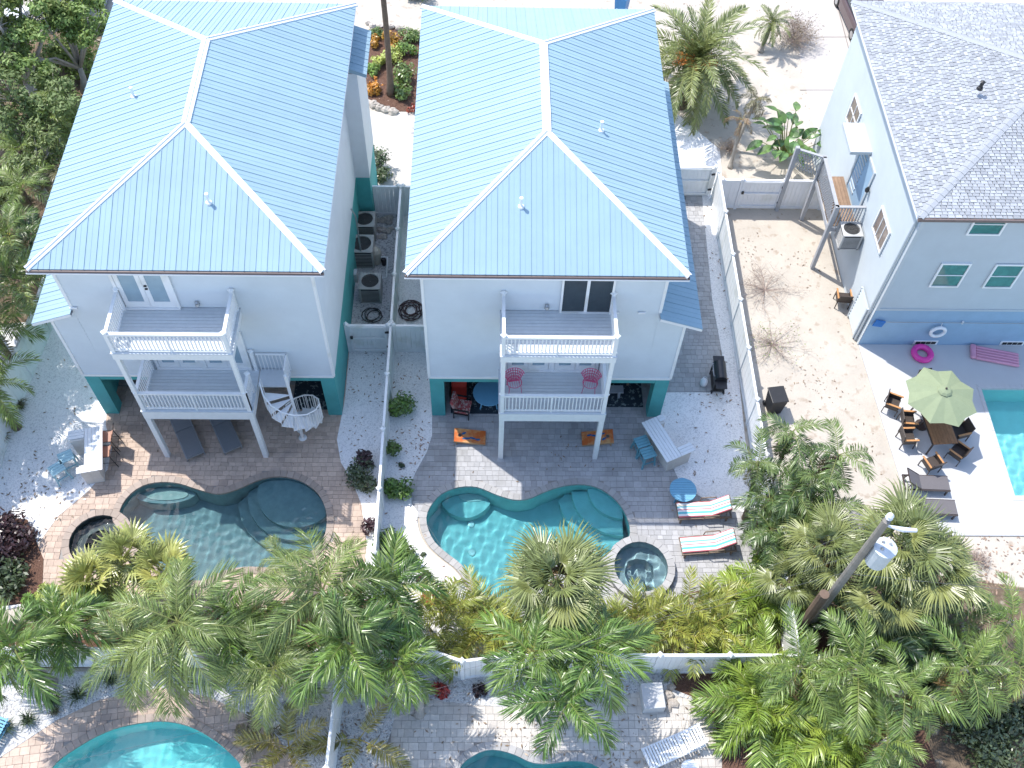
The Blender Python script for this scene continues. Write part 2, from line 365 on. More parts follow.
# ------------------------------------------------------------------ pools
def coping(outline, w, z0, z1, material, parent, step=.21, name='coping'):
    inner = ccw(outline); outer = offset(inner, w); m = MB()
    # resample by arc length so that every stone has about the same size
    P = []; 
    for i in range(len(inner)):
        a, b = Vector(inner[i]), Vector(inner[(i+1) % len(inner)]); c, d = Vector(outer[i]), Vector(outer[(i+1) % len(inner)])
        n = max(1, int(round((b-a).length/.05)))
        for k in range(n): P.append((a.lerp(b, k/n), c.lerp(d, k/n)))
    acc = 0; cur = [P[0]]; stones = []
    for i in range(1, len(P)+1):
        p = P[i % len(P)]; acc += (p[0]-cur[-1][0]).length; cur.append(p)
        if acc >= step: stones.append(cur); cur = [p]; acc = 0
    if len(cur) > 1: stones.append(cur)
    for s in stones:
        a, b = s[0], s[-1]; g = .02
        q = [a[0].lerp(b[0], g), b[0].lerp(a[0], g), b[1].lerp(a[1], g), a[1].lerp(b[1], g)]
        zz = z1+R.uniform(-.002, .002); bb = len(m.v)
        m.v += [(p.x, p.y, z0) for p in q]+[(p.x, p.y, zz) for p in q]
        for f in ((4, 7, 6, 5), (0, 1, 5, 4)[::-1], (1, 2, 6, 5)[::-1], (2, 3, 7, 6)[::-1], (3, 0, 4, 7)[::-1]): m.f.append(tuple(bb+i for i in f)); m.m.append(0)
    return stuff(m.build(name, material, parent, world=True))
def basin(outline, depth, material, parent, ztop=.01):
    o = ccw(outline); m = MB(); N = len(o)
    for i in range(N):
        a, b = o[i], o[(i+1) % N]; m.face([(b[0], b[1], -depth), (a[0], a[1], -depth), (a[0], a[1], ztop), (b[0], b[1], ztop)])
    m.face([(x, y, -depth) for x, y in o]); o = m.build('basin', material, parent, world=True); o.cycles.is_caustics_receiver = True; return o
def clip(outline, test): return [p for p in outline if test(p)]
def water(outline, z, material, parent, amp=.0011, d=.045, seed=0):
    """rippled surface: a fine triangulated sheet whose small waves bend the light"""
    q = random.Random(seed); W = []
    for _ in range(11): a = q.uniform(0, 6.28); l = q.uniform(.2, .45); W.append((math.cos(a)*6.283/l, math.sin(a)*6.283/l, q.uniform(0, 6.28), amp*(l/.33)**1.6*q.uniform(.5, 1)))
    hh = lambda x, y: z+sum(A*math.sin(kx*x+ky*y+p) for kx, ky, p, A in W)
    o = ccw(outline); vs = [Vector(p) for p in o]; N = len(o); inn = offset(o, -d*.5); xs = [p[0] for p in o]; ys = [p[1] for p in o]
    nx, ny = int((max(xs)-min(xs))/d), int((max(ys)-min(ys))/d)
    for i in range(nx+1):
        for j in range(ny+1):
            x, y = min(xs)+i*d+(j % 2)*d/2, min(ys)+j*d
            if inside(x, y, inn): vs.append(Vector((x, y)))
    ov, oe, of, *_ = delaunay_2d_cdt(vs, [(i, (i+1) % N) for i in range(N)], [], 0, 1e-5)
    m = MB(); m.v = [(p.x, p.y, hh(p.x, p.y)) for p in ov]
    for f in of:
        if inside(sum(ov[i].x for i in f)/3, sum(ov[i].y for i in f)/3, o): m.f.append(tuple(f)); m.m.append(0)
    ob = m.build('water', material, parent, world=True, sm=True); ob.cycles.is_caustics_caster = True; return ob
def pool(label, outline, depth, plaster, tint, wl=-.09, cop=None, cw=.26, czt=.062, amp=.05, cat='pool', name='swimming_pool'):
    cx = sum(p[0] for p in outline)/len(outline); cy = sum(p[1] for p in outline)/len(outline)
    t = thing(name, label, cat, (cx, cy, 0))
    basin(outline, depth, plaster, t); water(offset(outline, .004), wl, watermat('water', tint, amp=amp), t)
    if cop: coping(offset(outline, -.03), cw, -.03, czt, cop, t)
    return t
def stepshape(t, centre, r, z0, z1, material, outline, name='step', sx=1., sy=1.):
    c = ccw([(centre[0]+(x-centre[0])*sx, centre[1]+(y-centre[1])*sy) for x, y in circle(centre, r, 48)])
    inn = offset(outline, -.012)
    def near(p):       # pull points outside the pool onto its wall
        if inside(p[0], p[1], inn): return p
        a, b = 0., 1.
        for _ in range(14):
            k = (a+b)/2; q = (p[0]+(centre[0]-p[0])*k, p[1]+(centre[1]-p[1])*k)
            if inside(q[0], q[1], inn): b = k
            else: a = k
        return (p[0]+(centre[0]-p[0])*b, p[1]+(centre[1]-p[1])*b)
    m = MB(); m.prism([near(p) for p in c], z0, z1); o = m.build(name, material, t, world=True); o.cycles.is_caustics_receiver = True; return o
plC = mat('teal_plaster', (.42, .62, .62), .8, .10, 3)
plL = mat('dark_pebble_plaster', (.34, .43, .45), .85, .16, 4, bump=.2)
plB = mat('turquoise_plaster', (.55, .82, .80), .8, .06, 2)
tC = pool('kidney shaped teal pool on grey pavers behind middle house', PC, 1.35, plC, (.30, .72, .79), cop=copC)
c = G2(620, 492, -.5); stepshape(tC, c, 1.25, -1.34, -.30, plC, PC); stepshape(tC, c, 1.85, -1.34, -.62, plC, PC); stepshape(tC, c, 2.35, -1.34, -.95, plC, PC)
c = G2(466, 492, -.5); stepshape(tC, c, 1.0, -1.34, -.85, plC, PC, 'bench'); stepshape(tC, G2(473, 498, -.8), .42, -.84, -.81, mat('sun_patch_white', (.6, .62, .6), .6), PC, 'sun_patch_plate', 1.3, .6)  # the thin whitish plate on the bench paints in a patch of sunlight
for px, py in ((471, 528), (472, 556), (518, 506)):
    q = G(px, py, -1.3); MB().lathe([(.13, -.03), (.13, .0), (.09, .02)], 14, q).build('drain_cover', white, tC, world=True).cycles.is_caustics_receiver = True
tL = pool('kidney shaped dark green pool on tan pavers beside spiral staircase', PL, 1.35, plL, (.37, .58, .62), cop=copL, amp=.05)
c = G2(300, 492, -.4); stepshape(tL, c, 1.55, -1.34, -.28, plL, PL); stepshape(tL, c, 1.95, -1.34, -.6, plL, PL); stepshape(tL, c, 2.35, -1.34, -.95, plL, PL)
stepshape(tL, G2(165, 490, -.4), .95, -1.34, -.55, plL, PL, 'bench', 1.3, .6); stepshape(tL, G2(167, 496, -.5), .6, -.54, -.5, mat('sun_patch_pale', (.55, .62, .58), .7), PL, 'sun_patch_plate', 1.35, .4)  # pale plate over the bench stands in for a spot of sun
pool('bright turquoise pool at bottom left corner', PBL, 1.3, plB, (.27, .70, .73), cop=copL)
pool('small teal pool cut by the bottom edge, beside cream pavers', PBC, 1.3, plC, (.25, .59, .66), cop=copC)
tR = pool('rectangular turquoise pool in white concrete deck by grey roofed house', PR, 1.4, plB, (.38, .74, .80), cop=concrete, cw=.25, czt=.078)
def spa(label, c, r, wall_h, material, plaster, tint, wl):
    t = thing('spa_tub', label, 'spa', (c[0], c[1], 0))
    ro = r+.23
    MB().lathe([(r, .0), (r, wall_h-.05)], 32, (c[0], c[1], 0), cap=False).build('inner_wall', plaster, t, world=True).cycles.is_caustics_receiver = True
    if wall_h > .15: MB().lathe([(ro-.03, .0), (ro-.03, wall_h-.05), (r, wall_h-.051)], 32, (c[0], c[1], 0), cap=False).build('outer_wall', material, t, world=True)
    coping(circle(c, r-.03, 40), .26, wall_h-.05, wall_h+.012, material, t)
    basin(circle(c, r+.002), 1.0, plaster, t)
        # seat ring: wide bench with a foot well in the middle
    m = MB(); m.lathe([(r-.004, -.4), (r*.55, -.4), (r*.5, -.99)], 32, (c[0], c[1], 0), cap=False).build('bench', plaster, t, world=True).cycles.is_caustics_receiver = True
    water(circle(c, r-.002, 40), wl, watermat('spa_water', tint, 6, .5), t, .006, .05); return t
spa('round raised spa tub of grey stone beside teal pool', SC_c, .99, .32, copC, mat('spa_plaster', (.36, .44, .46), .7, .2, 5), (.6, .8, .84), .2)
spa('round dark spa tub with tan rim at left end of dark pool', SL_c, 1.02, .09, copL, mat('dark_spa_plaster', (.09, .115, .12), .6, .3, 5), (.75, .85, .85), -.06)
# ------------------------------------------------------------------ fences
capm = {}
def fence(label, pts, h=1.8, group=None, gate=None, spacing=2.35, material=None, name='vinyl_fence'):
    material = material or white
    t = thing(name, label, 'fence', (pts[0][0], pts[0][1], 0), 0, group)
    def post(p):
        MB().box(p.x-.065, p.x+.065, p.y-.065, p.y+.065, 0, h+.05).build('post', material, t, world=True)
        MB().lathe([(.115, 0), (.115, .03), (.02, .09)], 4, (p.x, p.y, h+.05)).build('post_cap', material, t, world=True)
    for i in range(len(pts)-1):
        a, b = Vector(pts[i]), Vector(pts[i+1]); L = (b-a).length; n = max(1, round(L/spacing))
        if i == 0: post(a)
        for k in range(n):
            p, q = a.lerp(b, k/n), a.lerp(b, (k+1)/n); d = (q-p).normalized(); nn = Vector((-d.y, d.x))
            post(q)
            p2, q2 = p+d*.066, q-d*.066
            m = MB(); l = (q2-p2).length; nb = max(2, int(l/.17))
            for j in range(nb):
                s, e = p2+d*(l*j/nb+.004), p2+d*(l*(j+1)/nb-.004)
                th = .02 if j % 2 else .024
                poly = [s-nn*th, e-nn*th, e+nn*th, s+nn*th]
                m.prism([(v.x, v.y) for v in poly], .12, h-.1)
            m.build('panel', material, t, world=True)
            for z0, z1 in ((.05, .17), (h-.13, h)):
                m = MB(); poly = [p2-nn*.045, q2-nn*.045, q2+nn*.045, p2+nn*.045]
                m.prism([(v.x, v.y) for v in poly], z0, z1); m.build('rail', material, t, world=True)
    return t
HF = 1.8
def FL(pts): return [Vector(G2(a, b, HF)) for a, b in pts]
f1 = FL([(402, 187), (375, 560)]); x1 = (f1[0].x+f1[1].x)/2-.05; f1[0].x = f1[1].x = x1
rearY = G2(600, 655, HF)[1]
fence('long white vinyl fence between the two blue roofed houses', [f1[0], Vector((x1, rearY+1.1))])
fence('zigzag white fence behind the teal pool, with angled corner post', [Vector((x1+.1, rearY+1.1)), Vector((x1+1.5, rearY+.35)), Vector(G2(462, 661, HF)), Vector(G2(512, 655, HF)), Vector((G2(660, 655, HF)[0], rearY)), Vector((G2(800, 655, HF)[0], rearY))])
fence('white rear fence half hidden by palms, above bottom left pool', [Vector((-19.5, G2(60, 647, HF)[1])), Vector((x1-.1, G2(200, 650, HF)[1]))])
fence('white fence running down to bottom edge beside yellow palm', [Vector(G2(338, 664, HF)), Vector(G2(326, 768, HF)), Vector(G2(318, 850, HF))])
f2 = FL([(718, 172), (768, 455)]); x2 = (f2[0].x+f2[1].x)/2
fence('white fence on right side of middle house, sand beyond it', [Vector((x2, f2[0].y)), Vector((x2, G2(768, 455, HF)[1])), Vector((x2, rearY+.15))])
def gate_part(t, a, b, h, material, brace=True):
    a, b = Vector(a), Vector(b); d = (b-a).normalized(); nn = Vector((-d.y, d.x))*-1
    if nn.y > 0: nn = -nn
    g = MB()
    o = nn*.06
    for p in (a+d*.08, b-d*.08): q = p+o; g.box(q.x-.05, q.x+.05, q.y-.03, q.y+.03, .1, h-.02)
    for z in (.2, h*.55, h-.1): p, q = a+d*.14+o, b-d*.14+o; g.bar((p.x, p.y, z), (q.x, q.y, z), .05, .1)
    gp = g.build('gate_frame', material, t, world=True)
    for z in (.5, h-.35): q = b-d*.02+nn*.1; MB().cbox((q.x, q.y, z), (.16, .04, .09)).build('hinge', black, gp, world=True)
    q = a+d*.12+nn*.12; MB().cbox((q.x, q.y, h*.62), (.1, .06, .14)).build('latch', black, gp, world=True)
yg = G2(365, 325, HF)[1]
t = fence('white gate panel closing the air conditioner yard', [Vector((-5.55, yg)), Vector((x1-.1, yg))], spacing=3); gate_part(t, (-5.5, yg), (x1-.15, yg), HF, white)
t = fence('short white panel between long fence and middle house wall', [Vector((x1+.1, yg)), Vector((-2.2, yg))], spacing=3)
yg2 = G2(380, 186, HF)[1]
t = fence('white slatted fence at street end of air conditioner yard', [Vector((-5.45, yg2)), Vector((x1-.1, yg2))], spacing=3)
t = fence('short white fence at street end of middle shell strip', [Vector((x1+.1, yg2)), Vector((-2.2, yg2))], spacing=3)
yg3 = G2(700, 167, HF)[1]
t = fence('white gate panel beside front right of middle house', [Vector((6.95, yg3)), Vector((x2-.1, yg3))], spacing=3); gate_part(t, (7.0, yg3), (x2-.15, yg3), HF, white)
yg4 = G2(760, 180, HF)[1]
t = fence('white fence with gate between sandy strip and street', [Vector((x2+.1, yg4)), Vector((x2+1.0, yg4)), Vector((x2+2.9, yg4)), Vector((15.1, yg4))], spacing=4); gate_part(t, (x2+1.0, yg4), (x2+2.9, yg4), HF, white)
wf = FL([(35, 303), (-6, 400)])
fence('white board fence along left edge of shell bed', [Vector((wf[0].x, wf[0].y+6)), wf[0], wf[1], Vector((wf[1].x+.2, rearY))], spacing=2.2)

# ------------------------------------------------------------------ metal roofs
roofm = mat('blue_metal_roof', (.262, .378, .45), .6, .06, .7, spec=.25, ob=.05)
ridgem = mat('white_roof_cap', (.78, .79, .81), .4, .03, 3)
fascia = mat('white_fascia', (.80, .80, .81), .5, .03, 3)
gutter = mat('brown_gutter', (.16, .12, .11), .5)
def slope_panels(A, u, v, S, tmax, nrm, pw, parent, name='roof_panel', th=.02):
    """strips on a roof plane: A corner, u along the eave, v up the slope (per unit plan run), S eave length"""
    n = max(1, round(S/pw)); out = []
    for i in range(n):
        s0, s1 = S*i/n, S*(i+1)/n
        g = .006
        q = [(s0+g, 0), (s1-g, 0), (s1-g, tmax(s1-g))]
        br = [s for s in tmax.knots if s0+g < s < s1-g]
        for s in sorted(br, reverse=True): q.append((s, tmax(s)))
        q.append((s0+g, tmax(s0+g)))
        m = MB(); pts = [A+u*a+v*b for a, b in q]
        b = len(m.v); N = len(pts)
        m.v += [tuple(p) for p in pts]+[tuple(p+nrm*th) for p in pts]
        m.f.append(tuple(range(b+N, b+2*N))); m.m.append(0)
        for k in range(N): m.f.append((b+k, b+(k+1) % N, b+N+(k+1) % N, b+N+k)); m.m.append(0)
        tt = tmax(s0+g)
        if tt > .1:      # standing seam at the panel's edge
            p, q2 = A+u*(s0+g)+nrm*(th+.008), A+u*(s0+g)+v*tt+nrm*(th+.008); m.bar(p, q2, .026, .026)
            if i % 1 == 0: 
                sm = s0+(s1-s0)*.5; tm = tmax(sm); p, q2 = A+u*sm+nrm*(th+.001), A+u*sm+v*tm+nrm*(th+.001); m.bar(p, q2, .016, .012)
        o = m.build(name, roofm, parent, world=True); out.append(o)
    return out
class TM:
    def __init__(s, S, half, l=True, r=True): s.S, s.h, s.l, s.r = S, half, l, r; s.knots = [x for x in (half, S-half) if 0 < x < S]
    def __call__(s, x):
        t = s.h
        if s.l: t = min(t, x)
        if s.r: t = min(t, s.S-x)
        return max(t, 0)
def hip_roof(parent, x0, x1, y0, y1, ze, zr, pw=.36):
    """hip roof over a rectangle; the ridge runs along y"""
    half = (x1-x0)/2; k = (zr-ze)/half
    under = MB()
    xm = (x0+x1)/2; a, b = (xm, y0+half, zr-.02), (xm, y1-half, zr-.02)
    e = -.02
    c = [(x0, y0, ze+e), (x1, y0, ze+e), (x1, y1, ze+e), (x0, y1, ze+e)]
    under.face([c[0], c[1], a]); under.face([c[1], c[2], b, a]); under.face([c[2], c[3], b]); under.face([c[3], c[0], a, b])
    rf = under.build('roof', roofm, parent, world=True)
    cs = 1/math.sqrt(1+k*k)
    slope_panels(Vector((x0, y0, ze)), Vector((1, 0, 0)), Vector((0, 1, k)), x1-x0, TM(x1-x0, half), Vector((0, -k, 1))*cs, pw, rf)
    slope_panels(Vector((x1, y0, ze)), Vector((0, 1, 0)), Vector((-1, 0, k)), y1-y0, TM(y1-y0, half), Vector((k, 0, 1))*cs, pw, rf)
    slope_panels(Vector((x1, y1, ze)), Vector((-1, 0, 0)), Vector((0, -1, k)), x1-x0, TM(x1-x0, half), Vector((0, k, 1))*cs, pw, rf)
    slope_panels(Vector((x0, y1, ze)), Vector((0, -1, 0)), Vector((1, 0, k)), y1-y0, TM(y1-y0, half), Vector((-k, 0, 1))*cs, pw, rf)
    def cap(p, q, w=.11):
        p, q = Vector(p), Vector(q); d = (q-p).normalized(); s = d.cross(Vector((0, 0, 1))).normalized()
        m = MB(); up = Vector((0, 0, .075)); drop = Vector((0, 0, -.05))
        l, r = s*w+drop, -s*w+drop
        m.face([p+l+up, q+l+up, q+up, p+up]); m.face([p+up, q+up, q+r+up, p+r+up])
        m.face([p+l, q+l, q+l+up, p+l+up]); m.face([p+r+up, q+r+up, q+r, p+r])
        m.bar(p+up+Vector((0, 0, .01)), q+up+Vector((0, 0, .01)), .05, .03)
        m.build('ridge_cap', ridgem, rf, world=True)
    A, B = (xm, y0+half, zr), (xm, y1-half, zr)
    cap(A, B, .14)
    for cc, e2 in ((c[0], A), (c[1], A), (c[2], B), (c[3], B)): cap((cc[0], cc[1], ze), e2)
    # fascia, gutter and soffit
    f = MB()
    f.box(x0+.02, x1-.02, y0+.02, y0+.05, ze-.22, ze-.03); f.box(x0+.02, x1-.02, y1-.05, y1-.02, ze-.22, ze-.03)
    f.box(x0+.02, x0+.05, y0+.05, y1-.05, ze-.22, ze-.03); f.box(x1-.05, x1-.02, y0+.05, y1-.05, ze-.22, ze-.03)
    f.build('fascia', fascia, parent, world=True)
    MB().box(x0+.06, x1-.06, y0+.06, y1-.06, ze-.2, ze-.17).build('soffit', fascia, parent, world=True)
    g = MB(); g.box(x0-.01, x1+.01, y0-.06, y0+.018, ze-.13, ze-.02); g.build('gutter', gutter, parent, world=True)
    m = MB(); m.bar((x0-.02, y0-.075, ze-.125), (x1+.02, y0-.075, ze-.125), .02, .05); m.build('drip_edge', fascia, parent, world=True)
    return rf
def on_slope(px, py, side, x0, x1, y0, ze, k):
    """surveyed point on a roof slope: side 0 rear, -1 left, 1 right"""
    v = ray(px, py); h = lambda t: (ze+k*(v.y*t-y0) if side == 0 else ze+k*(v.x*t-x0) if side < 0 else ze+k*(x1-v.x*t))-(CAM_H+v.z*t)
    a, b = 10., 60.
    a, b = a/F_PX, b/F_PX
    for _ in range(60):
        c = (a+b)/2
        if h(c) < 0: a = c
        else: b = c
    return Vector((v.x*a, v.y*a, CAM_H+v.z*a+.02))
def vent(parent, p, k=1.):
    m = MB(); m.lathe([(.11, -.1), (.1, .03), (.045, .06), (.045, .34), (.06, .35), (.06, .40)], 10, p); m.build('vent_pipe', white, parent, world=True, sm=False)
def laps(m, p0, p1, z0, z1, h=.17, nrm=None, d=.03):
    """lap siding on a vertical wall from p0 to p1 (xy), outward normal nrm"""
    n = max(1, round((z1-z0)/h)); dz = (z1-z0)/n; p0, p1, nn = Vector(p0), Vector(p1), Vector(nrm)
    for i in range(n):
        a, b = z0+i*dz, z0+(i+1)*dz; q0, q1 = p0+nn*d, p1+nn*d
        m.face([(q0.x, q0.y, a), (q1.x, q1.y, a), (p1.x, p1.y, b), (p0.x, p0.y, b)])
        m.face([(p0.x, p0.y, a), (p1.x, p1.y, a), (q1.x, q1.y, a), (q0.x, q0.y, a)])
def window(parent, c, wdt, hgt, ax, nrm, panes=(1, 1), gl=None, fr=None, name='window', fw=.07, depth=.06, bar=.035):
    """window in a wall: c = bottom centre, ax along wall, nrm outward"""
    c, ax, nrm = Vector(c), Vector(ax).normalized(), Vector(nrm).normalized(); up = Vector((0, 0, 1)); gl = gl or glass; fr = fr or white
    def bx(m, u0, u1, z0, z1, d0, d1):
        b = len(m.v)
        for d in (d0, d1):
            for z in (z0, z1):
                for u in (u0, u1): m.v.append(tuple(c+ax*u+up*z+nrm*d))
        for q in ((0, 2, 3, 1), (4, 5, 7, 6), (0, 1, 5, 4), (1, 3, 7, 5), (3, 2, 6, 7), (2, 0, 4, 6)): m.f.append(tuple(b+i for i in q)); m.m.append(0)
    f = MB(); w2 = wdt/2
    bx(f, -w2-fw, w2+fw, -fw, 0, .0, depth); bx(f, -w2-fw, w2+fw, hgt, hgt+fw, .0, depth); bx(f, -w2-fw, -w2, 0, hgt, .0, depth); bx(f, w2, w2+fw, 0, hgt, .0, depth)
    for i in range(1, panes[0]): u = -w2+wdt*i/panes[0]; bx(f, u-bar/2, u+bar/2, 0, hgt, .018, depth-.01)
    for j in range(1, panes[1]): z = hgt*j/panes[1]; bx(f, -w2, w2, z-bar/2, z+bar/2, .018, depth-.012)
    o = f.build(name, fr, parent, world=True)
    for i in range(panes[0]):
        for j in range(panes[1]):
            m = MB(); bx(m, -w2+wdt*i/panes[0]+.004, -w2+wdt*(i+1)/panes[0]-.004, hgt*j/panes[1]+.004, hgt*(j+1)/panes[1]-.004, .017, .026)
            m.build('pane', gl, o, world=True)
    return o
def door_pair(parent, x0, x1, y, z0, h, gl, handle=True):
    """pair of glazed door leaves in a wall facing -y"""
    f = MB(); f.box(x0-.1, x0, y-.07, y, z0, z0+h+.1); f.box(x1, x1+.1, y-.07, y, z0, z0+h+.1); f.box(x0, x1, y-.07, y, z0+h, z0+h+.1); f.box(x0-.1, x1+.1, y-.12, y, z0-.05, z0)
    d = f.build('door_frame', white, parent, world=True)
    xm = (x0+x1)/2
    for a, b in ((x0+.01, xm-.005), (xm+.005, x1-.01)):
        m = MB(); s = .15
        m.box(a, a+s, y-.05, y-.002, z0+.01, z0+h-.01); m.box(b-s, b, y-.05, y-.002, z0+.01, z0+h-.01)
        m.box(a+s, b-s, y-.05, y-.002, z0+.01, z0+.3); m.box(a+s, b-s, y-.05, y-.002, z0+h-.16, z0+h-.01)
        m.build('door_leaf', white, d, world=True)
        MB().box(a+s, b-s, y-.03, y-.022, z0+.3, z0+h-.16).build('pane', gl, d, world=True)
    if handle: 
        for z in (1.0, 1.15): MB().cbox((xm+.09, y-.075, z0+z), (.09, .05, .05)).build('handle', black, d, world=True)
    return d
balm = MB(); balm.box(-.018, .018, -.018, .018, 0, .78); BAL = balm.mesh('baluster', whitew)
def balcony(parent, x0, x1, yw, yf, zd, fas, zrail, gap=None, lpost=None):
    """deck on beams with railings; yw wall, yf front"""
    d = MB(); d.box(x0, x1, yf, yf+.06, zd-fas, zd-.03); d.box(x0, x0+.06, yf+.06, yw, zd-fas, zd-.03); d.box(x1-.06, x1, yf+.06, yw, zd-fas, zd-.03)
    d.box(x0+.06, x1-.06, yf+.06, yw, zd-fas*.7, zd-.05)
    b = d.build('balcony', whitew, parent, world=True)
    n = round((yw-yf)/.14)
    for i in range(n):
        p = yf-.02+(yw-yf+.02)*i/n; q = yf-.02+(yw-yf+.02)*(i+1)/n
        MB().box(x0-.02, x1+.02, p+.004, q-.004, zd-.03+.0005, zd).build('deck_board', deckm, b, world=True)
    def rail(p, q):
        p, q = Vector(p), Vector(q); L = (q-p).length; d2 = (q-p).normalized()
        m = MB(); m.bar((p.x, p.y, zrail-.03), (q.x, q.y, zrail-.03), .11, .06); m.bar((p.x, p.y, zrail-.1), (q.x, q.y, zrail-.1), .05, .07); m.bar((p.x, p.y, zd+.1), (q.x, q.y, zd+.1), .05, .07)
        r = m.build('railing', whitew, b, world=True)
        n = round(L/.125)
        for i in range(1, n):
            c = p+d2*(L*i/n); o = put(BAL, 'baluster', b, True, (c.x, c.y, zd+.13)); o.scale = (1, 1, (zrail-.13-zd-.13)/.78)
            if i == n//2 and L > 2.5: MB().box(c.x-.03, c.x+.03, c.y-.03, c.y+.03, zd, zrail-.06).build('rail_post', whitew, b, world=True)
    def post(x, y, h=None):
        MB().box(x-.06, x+.06, y-.06, y+.06, zd, (h or zrail)+.06).build('rail_post', whitew, b, world=True)
        MB().lathe([(.12, 0), (.12, .025), (.015, .08)], 4, (x, y, (h or zrail)+.06)).build('post_cap', whitew, b, world=True)
    i = .09
    for x in (x0+i, x1-i): post(x, yf+i); post(x, yw-.09)
    rail((x0+i, yf+i), (x1-i, yf+i)); rail((x0+i, yf+i), (x0+i, yw-.09))
    if gap is None: rail((x1-i, yf+i), (x1-i, yw-.09))
    else: rail((x1-i, yf+i), (x1-i, gap)); post(x1-i, gap)
    return b
deckm = mat('pale_deck_board', (.58, .61, .63), .6, .06, 5, ob=.10)
# ------------------------------------------------------------------ the two blue roofed houses
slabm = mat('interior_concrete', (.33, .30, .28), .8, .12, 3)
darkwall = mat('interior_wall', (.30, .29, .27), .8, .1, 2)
def house(label, xl, xr, side, roof, yw=21.06, yf=33.4, upper='slider', bal=(.45, 4.25), doorx=(2.5, 4.1), gap=False):
    rx0, rx1, ry0, ry1, ze, zr = roof
    t = thing('beach_house', label, 'house', ((xl+xr)/2, (yw+yf)/2, 0))
    zg = 2.75; bx = xr+.97 if side > 0 else xl-.92
    L, Rr = (min(xl, bx), max(xr, bx))
    # ground floor: pillars, beam, side walls, back wall, slab
    for a, b in ((L, L+.52), (Rr-.52, Rr)):
        MB().box(a, b, yw+.0, yw+.5, 0, zg).build('pillar', teal, t, world=True)
    MB().box(L+.52, Rr-.52, yw+.02, yw+.4, zg-.36, zg).build('beam', teal, t, world=True)
    m = MB(); m.box(L, L+.2, yw+.5, yf, 0, zg); m.box(Rr-.2, Rr, yw+.5, yf, 0, zg); m.box(L, Rr, yf, yf+.2, 0, zg); m.build('ground_wall', teal, t, world=True)
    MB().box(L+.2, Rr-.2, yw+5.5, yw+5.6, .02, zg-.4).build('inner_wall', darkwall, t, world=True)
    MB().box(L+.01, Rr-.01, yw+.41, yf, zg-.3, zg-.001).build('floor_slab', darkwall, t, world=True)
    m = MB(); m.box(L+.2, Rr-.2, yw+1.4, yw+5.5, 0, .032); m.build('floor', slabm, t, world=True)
    # upper storeys
    w_ = MB(); e = .02
    laps(w_, (xl, yw), (xr, yw), zg, ze-.17, nrm=(0, -1)); laps(w_, (xr, yw), (xr, yf), zg, ze-.17, nrm=(1, 0)); laps(w_, (xl, yf), (xl, yw), zg, ze-.17, nrm=(-1, 0)); laps(w_, (xr, yf), (xl, yf), zg, ze-.17, nrm=(0, 1))
    w_.box(xl+e, xr-e, yw+e, yf-e, zg, ze-.18)
    wall = w_.build('wall', siding, t, world=True)
    # side bay under a shed roof
    zb, zt = 6.25, 6.66
    bm = MB(); xa = xr if side > 0 else xl
    a, b = (xa, bx) if side > 0 else (bx, xa)
    laps(bm, (a, yw+.002), (b, yw+.002), zg, zb, nrm=(0, -1)); n = 7
    for i in range(n):       # courses under the sloping roof
        z0, z1 = zb+(zt-zb)*i/n, zb+(zt-zb)*(i+1)/n; k0, k1 = 1-i/n, 1-(i+1)/n
        bm.face([(xa, yw-.028, z0), (xa+(bx-xa)*k0, yw-.028, z0), (xa+(bx-xa)*k1, yw+.002, z1), (xa, yw+.002, z1)] if side > 0 else [(xa+(bx-xa)*k0, yw-.028, z0), (xa, yw-.028, z0), (xa, yw+.002, z1), (xa+(bx-xa)*k1, yw+.002, z1)])
    laps(bm, (bx, yw), (bx, yf), zg, zb, nrm=(side, 0)); bm.box(min(xa, bx-side*.02), max(xa, bx-side*.02), yw+.03, yf, zg, zb-.02)
    bm.build('side_bay', siding, t, world=True)
    u = MB(); xo = bx+side*.55; zo = zb-.09; yo = yw-.28
    A, B, C, D = (xa, yo, zt+.06), (xo, yo, zo), (xo, yf, zo), (xa, yf, zt+.06)
    u.face([A, B, C, D]); u.face([(p[0], p[1], p[2]-.12) for p in (A, D, C, B)])
    u.face([B, A, (A[0], A[1], A[2]-.12), (B[0], B[1], B[2]-.12)]); u.face([C, B, (B[0], B[1], B[2]-.12), (C[0], C[1], C[2]-.12)])
    br = u.build('bay_roof', fascia, t, world=True)
    k = (zt+.06-zo)/abs(xo-xa); cs = 1/math.sqrt(1+k*k)
    if side > 0: slope_panels(Vector(B), Vector((0, 1, 0)), Vector((-1, 0, k)), yf-yo, TM(yf-yo, abs(xo-xa), False, False), Vector((k, 0, 1))*cs, .42, br)
    else: slope_panels(Vector(C), Vector((0, -1, 0)), Vector((1, 0, k)), yf-yo, TM(yf-yo, abs(xo-xa), False, False), Vector((-k, 0, 1))*cs, .42, br)
    tr = MB()      # corner boards
    for x in (xl, xr): tr.box(x-.05, x+.05, yw-.045, yw+.06, (zt+.1 if x == xa else zg), ze-.18)
    tr.box(bx-.05, bx+.05, yw-.045, yw+.06, zg, zo-.1); tr.box(L, Rr, yw-.05, yw-.002, zg-.06, zg+.06)
    tr.build('corner_trim', white, t, world=True)
    rf = hip_roof(t, rx0, rx1, ry0, ry1, ze, zr)
    y = yw-.03
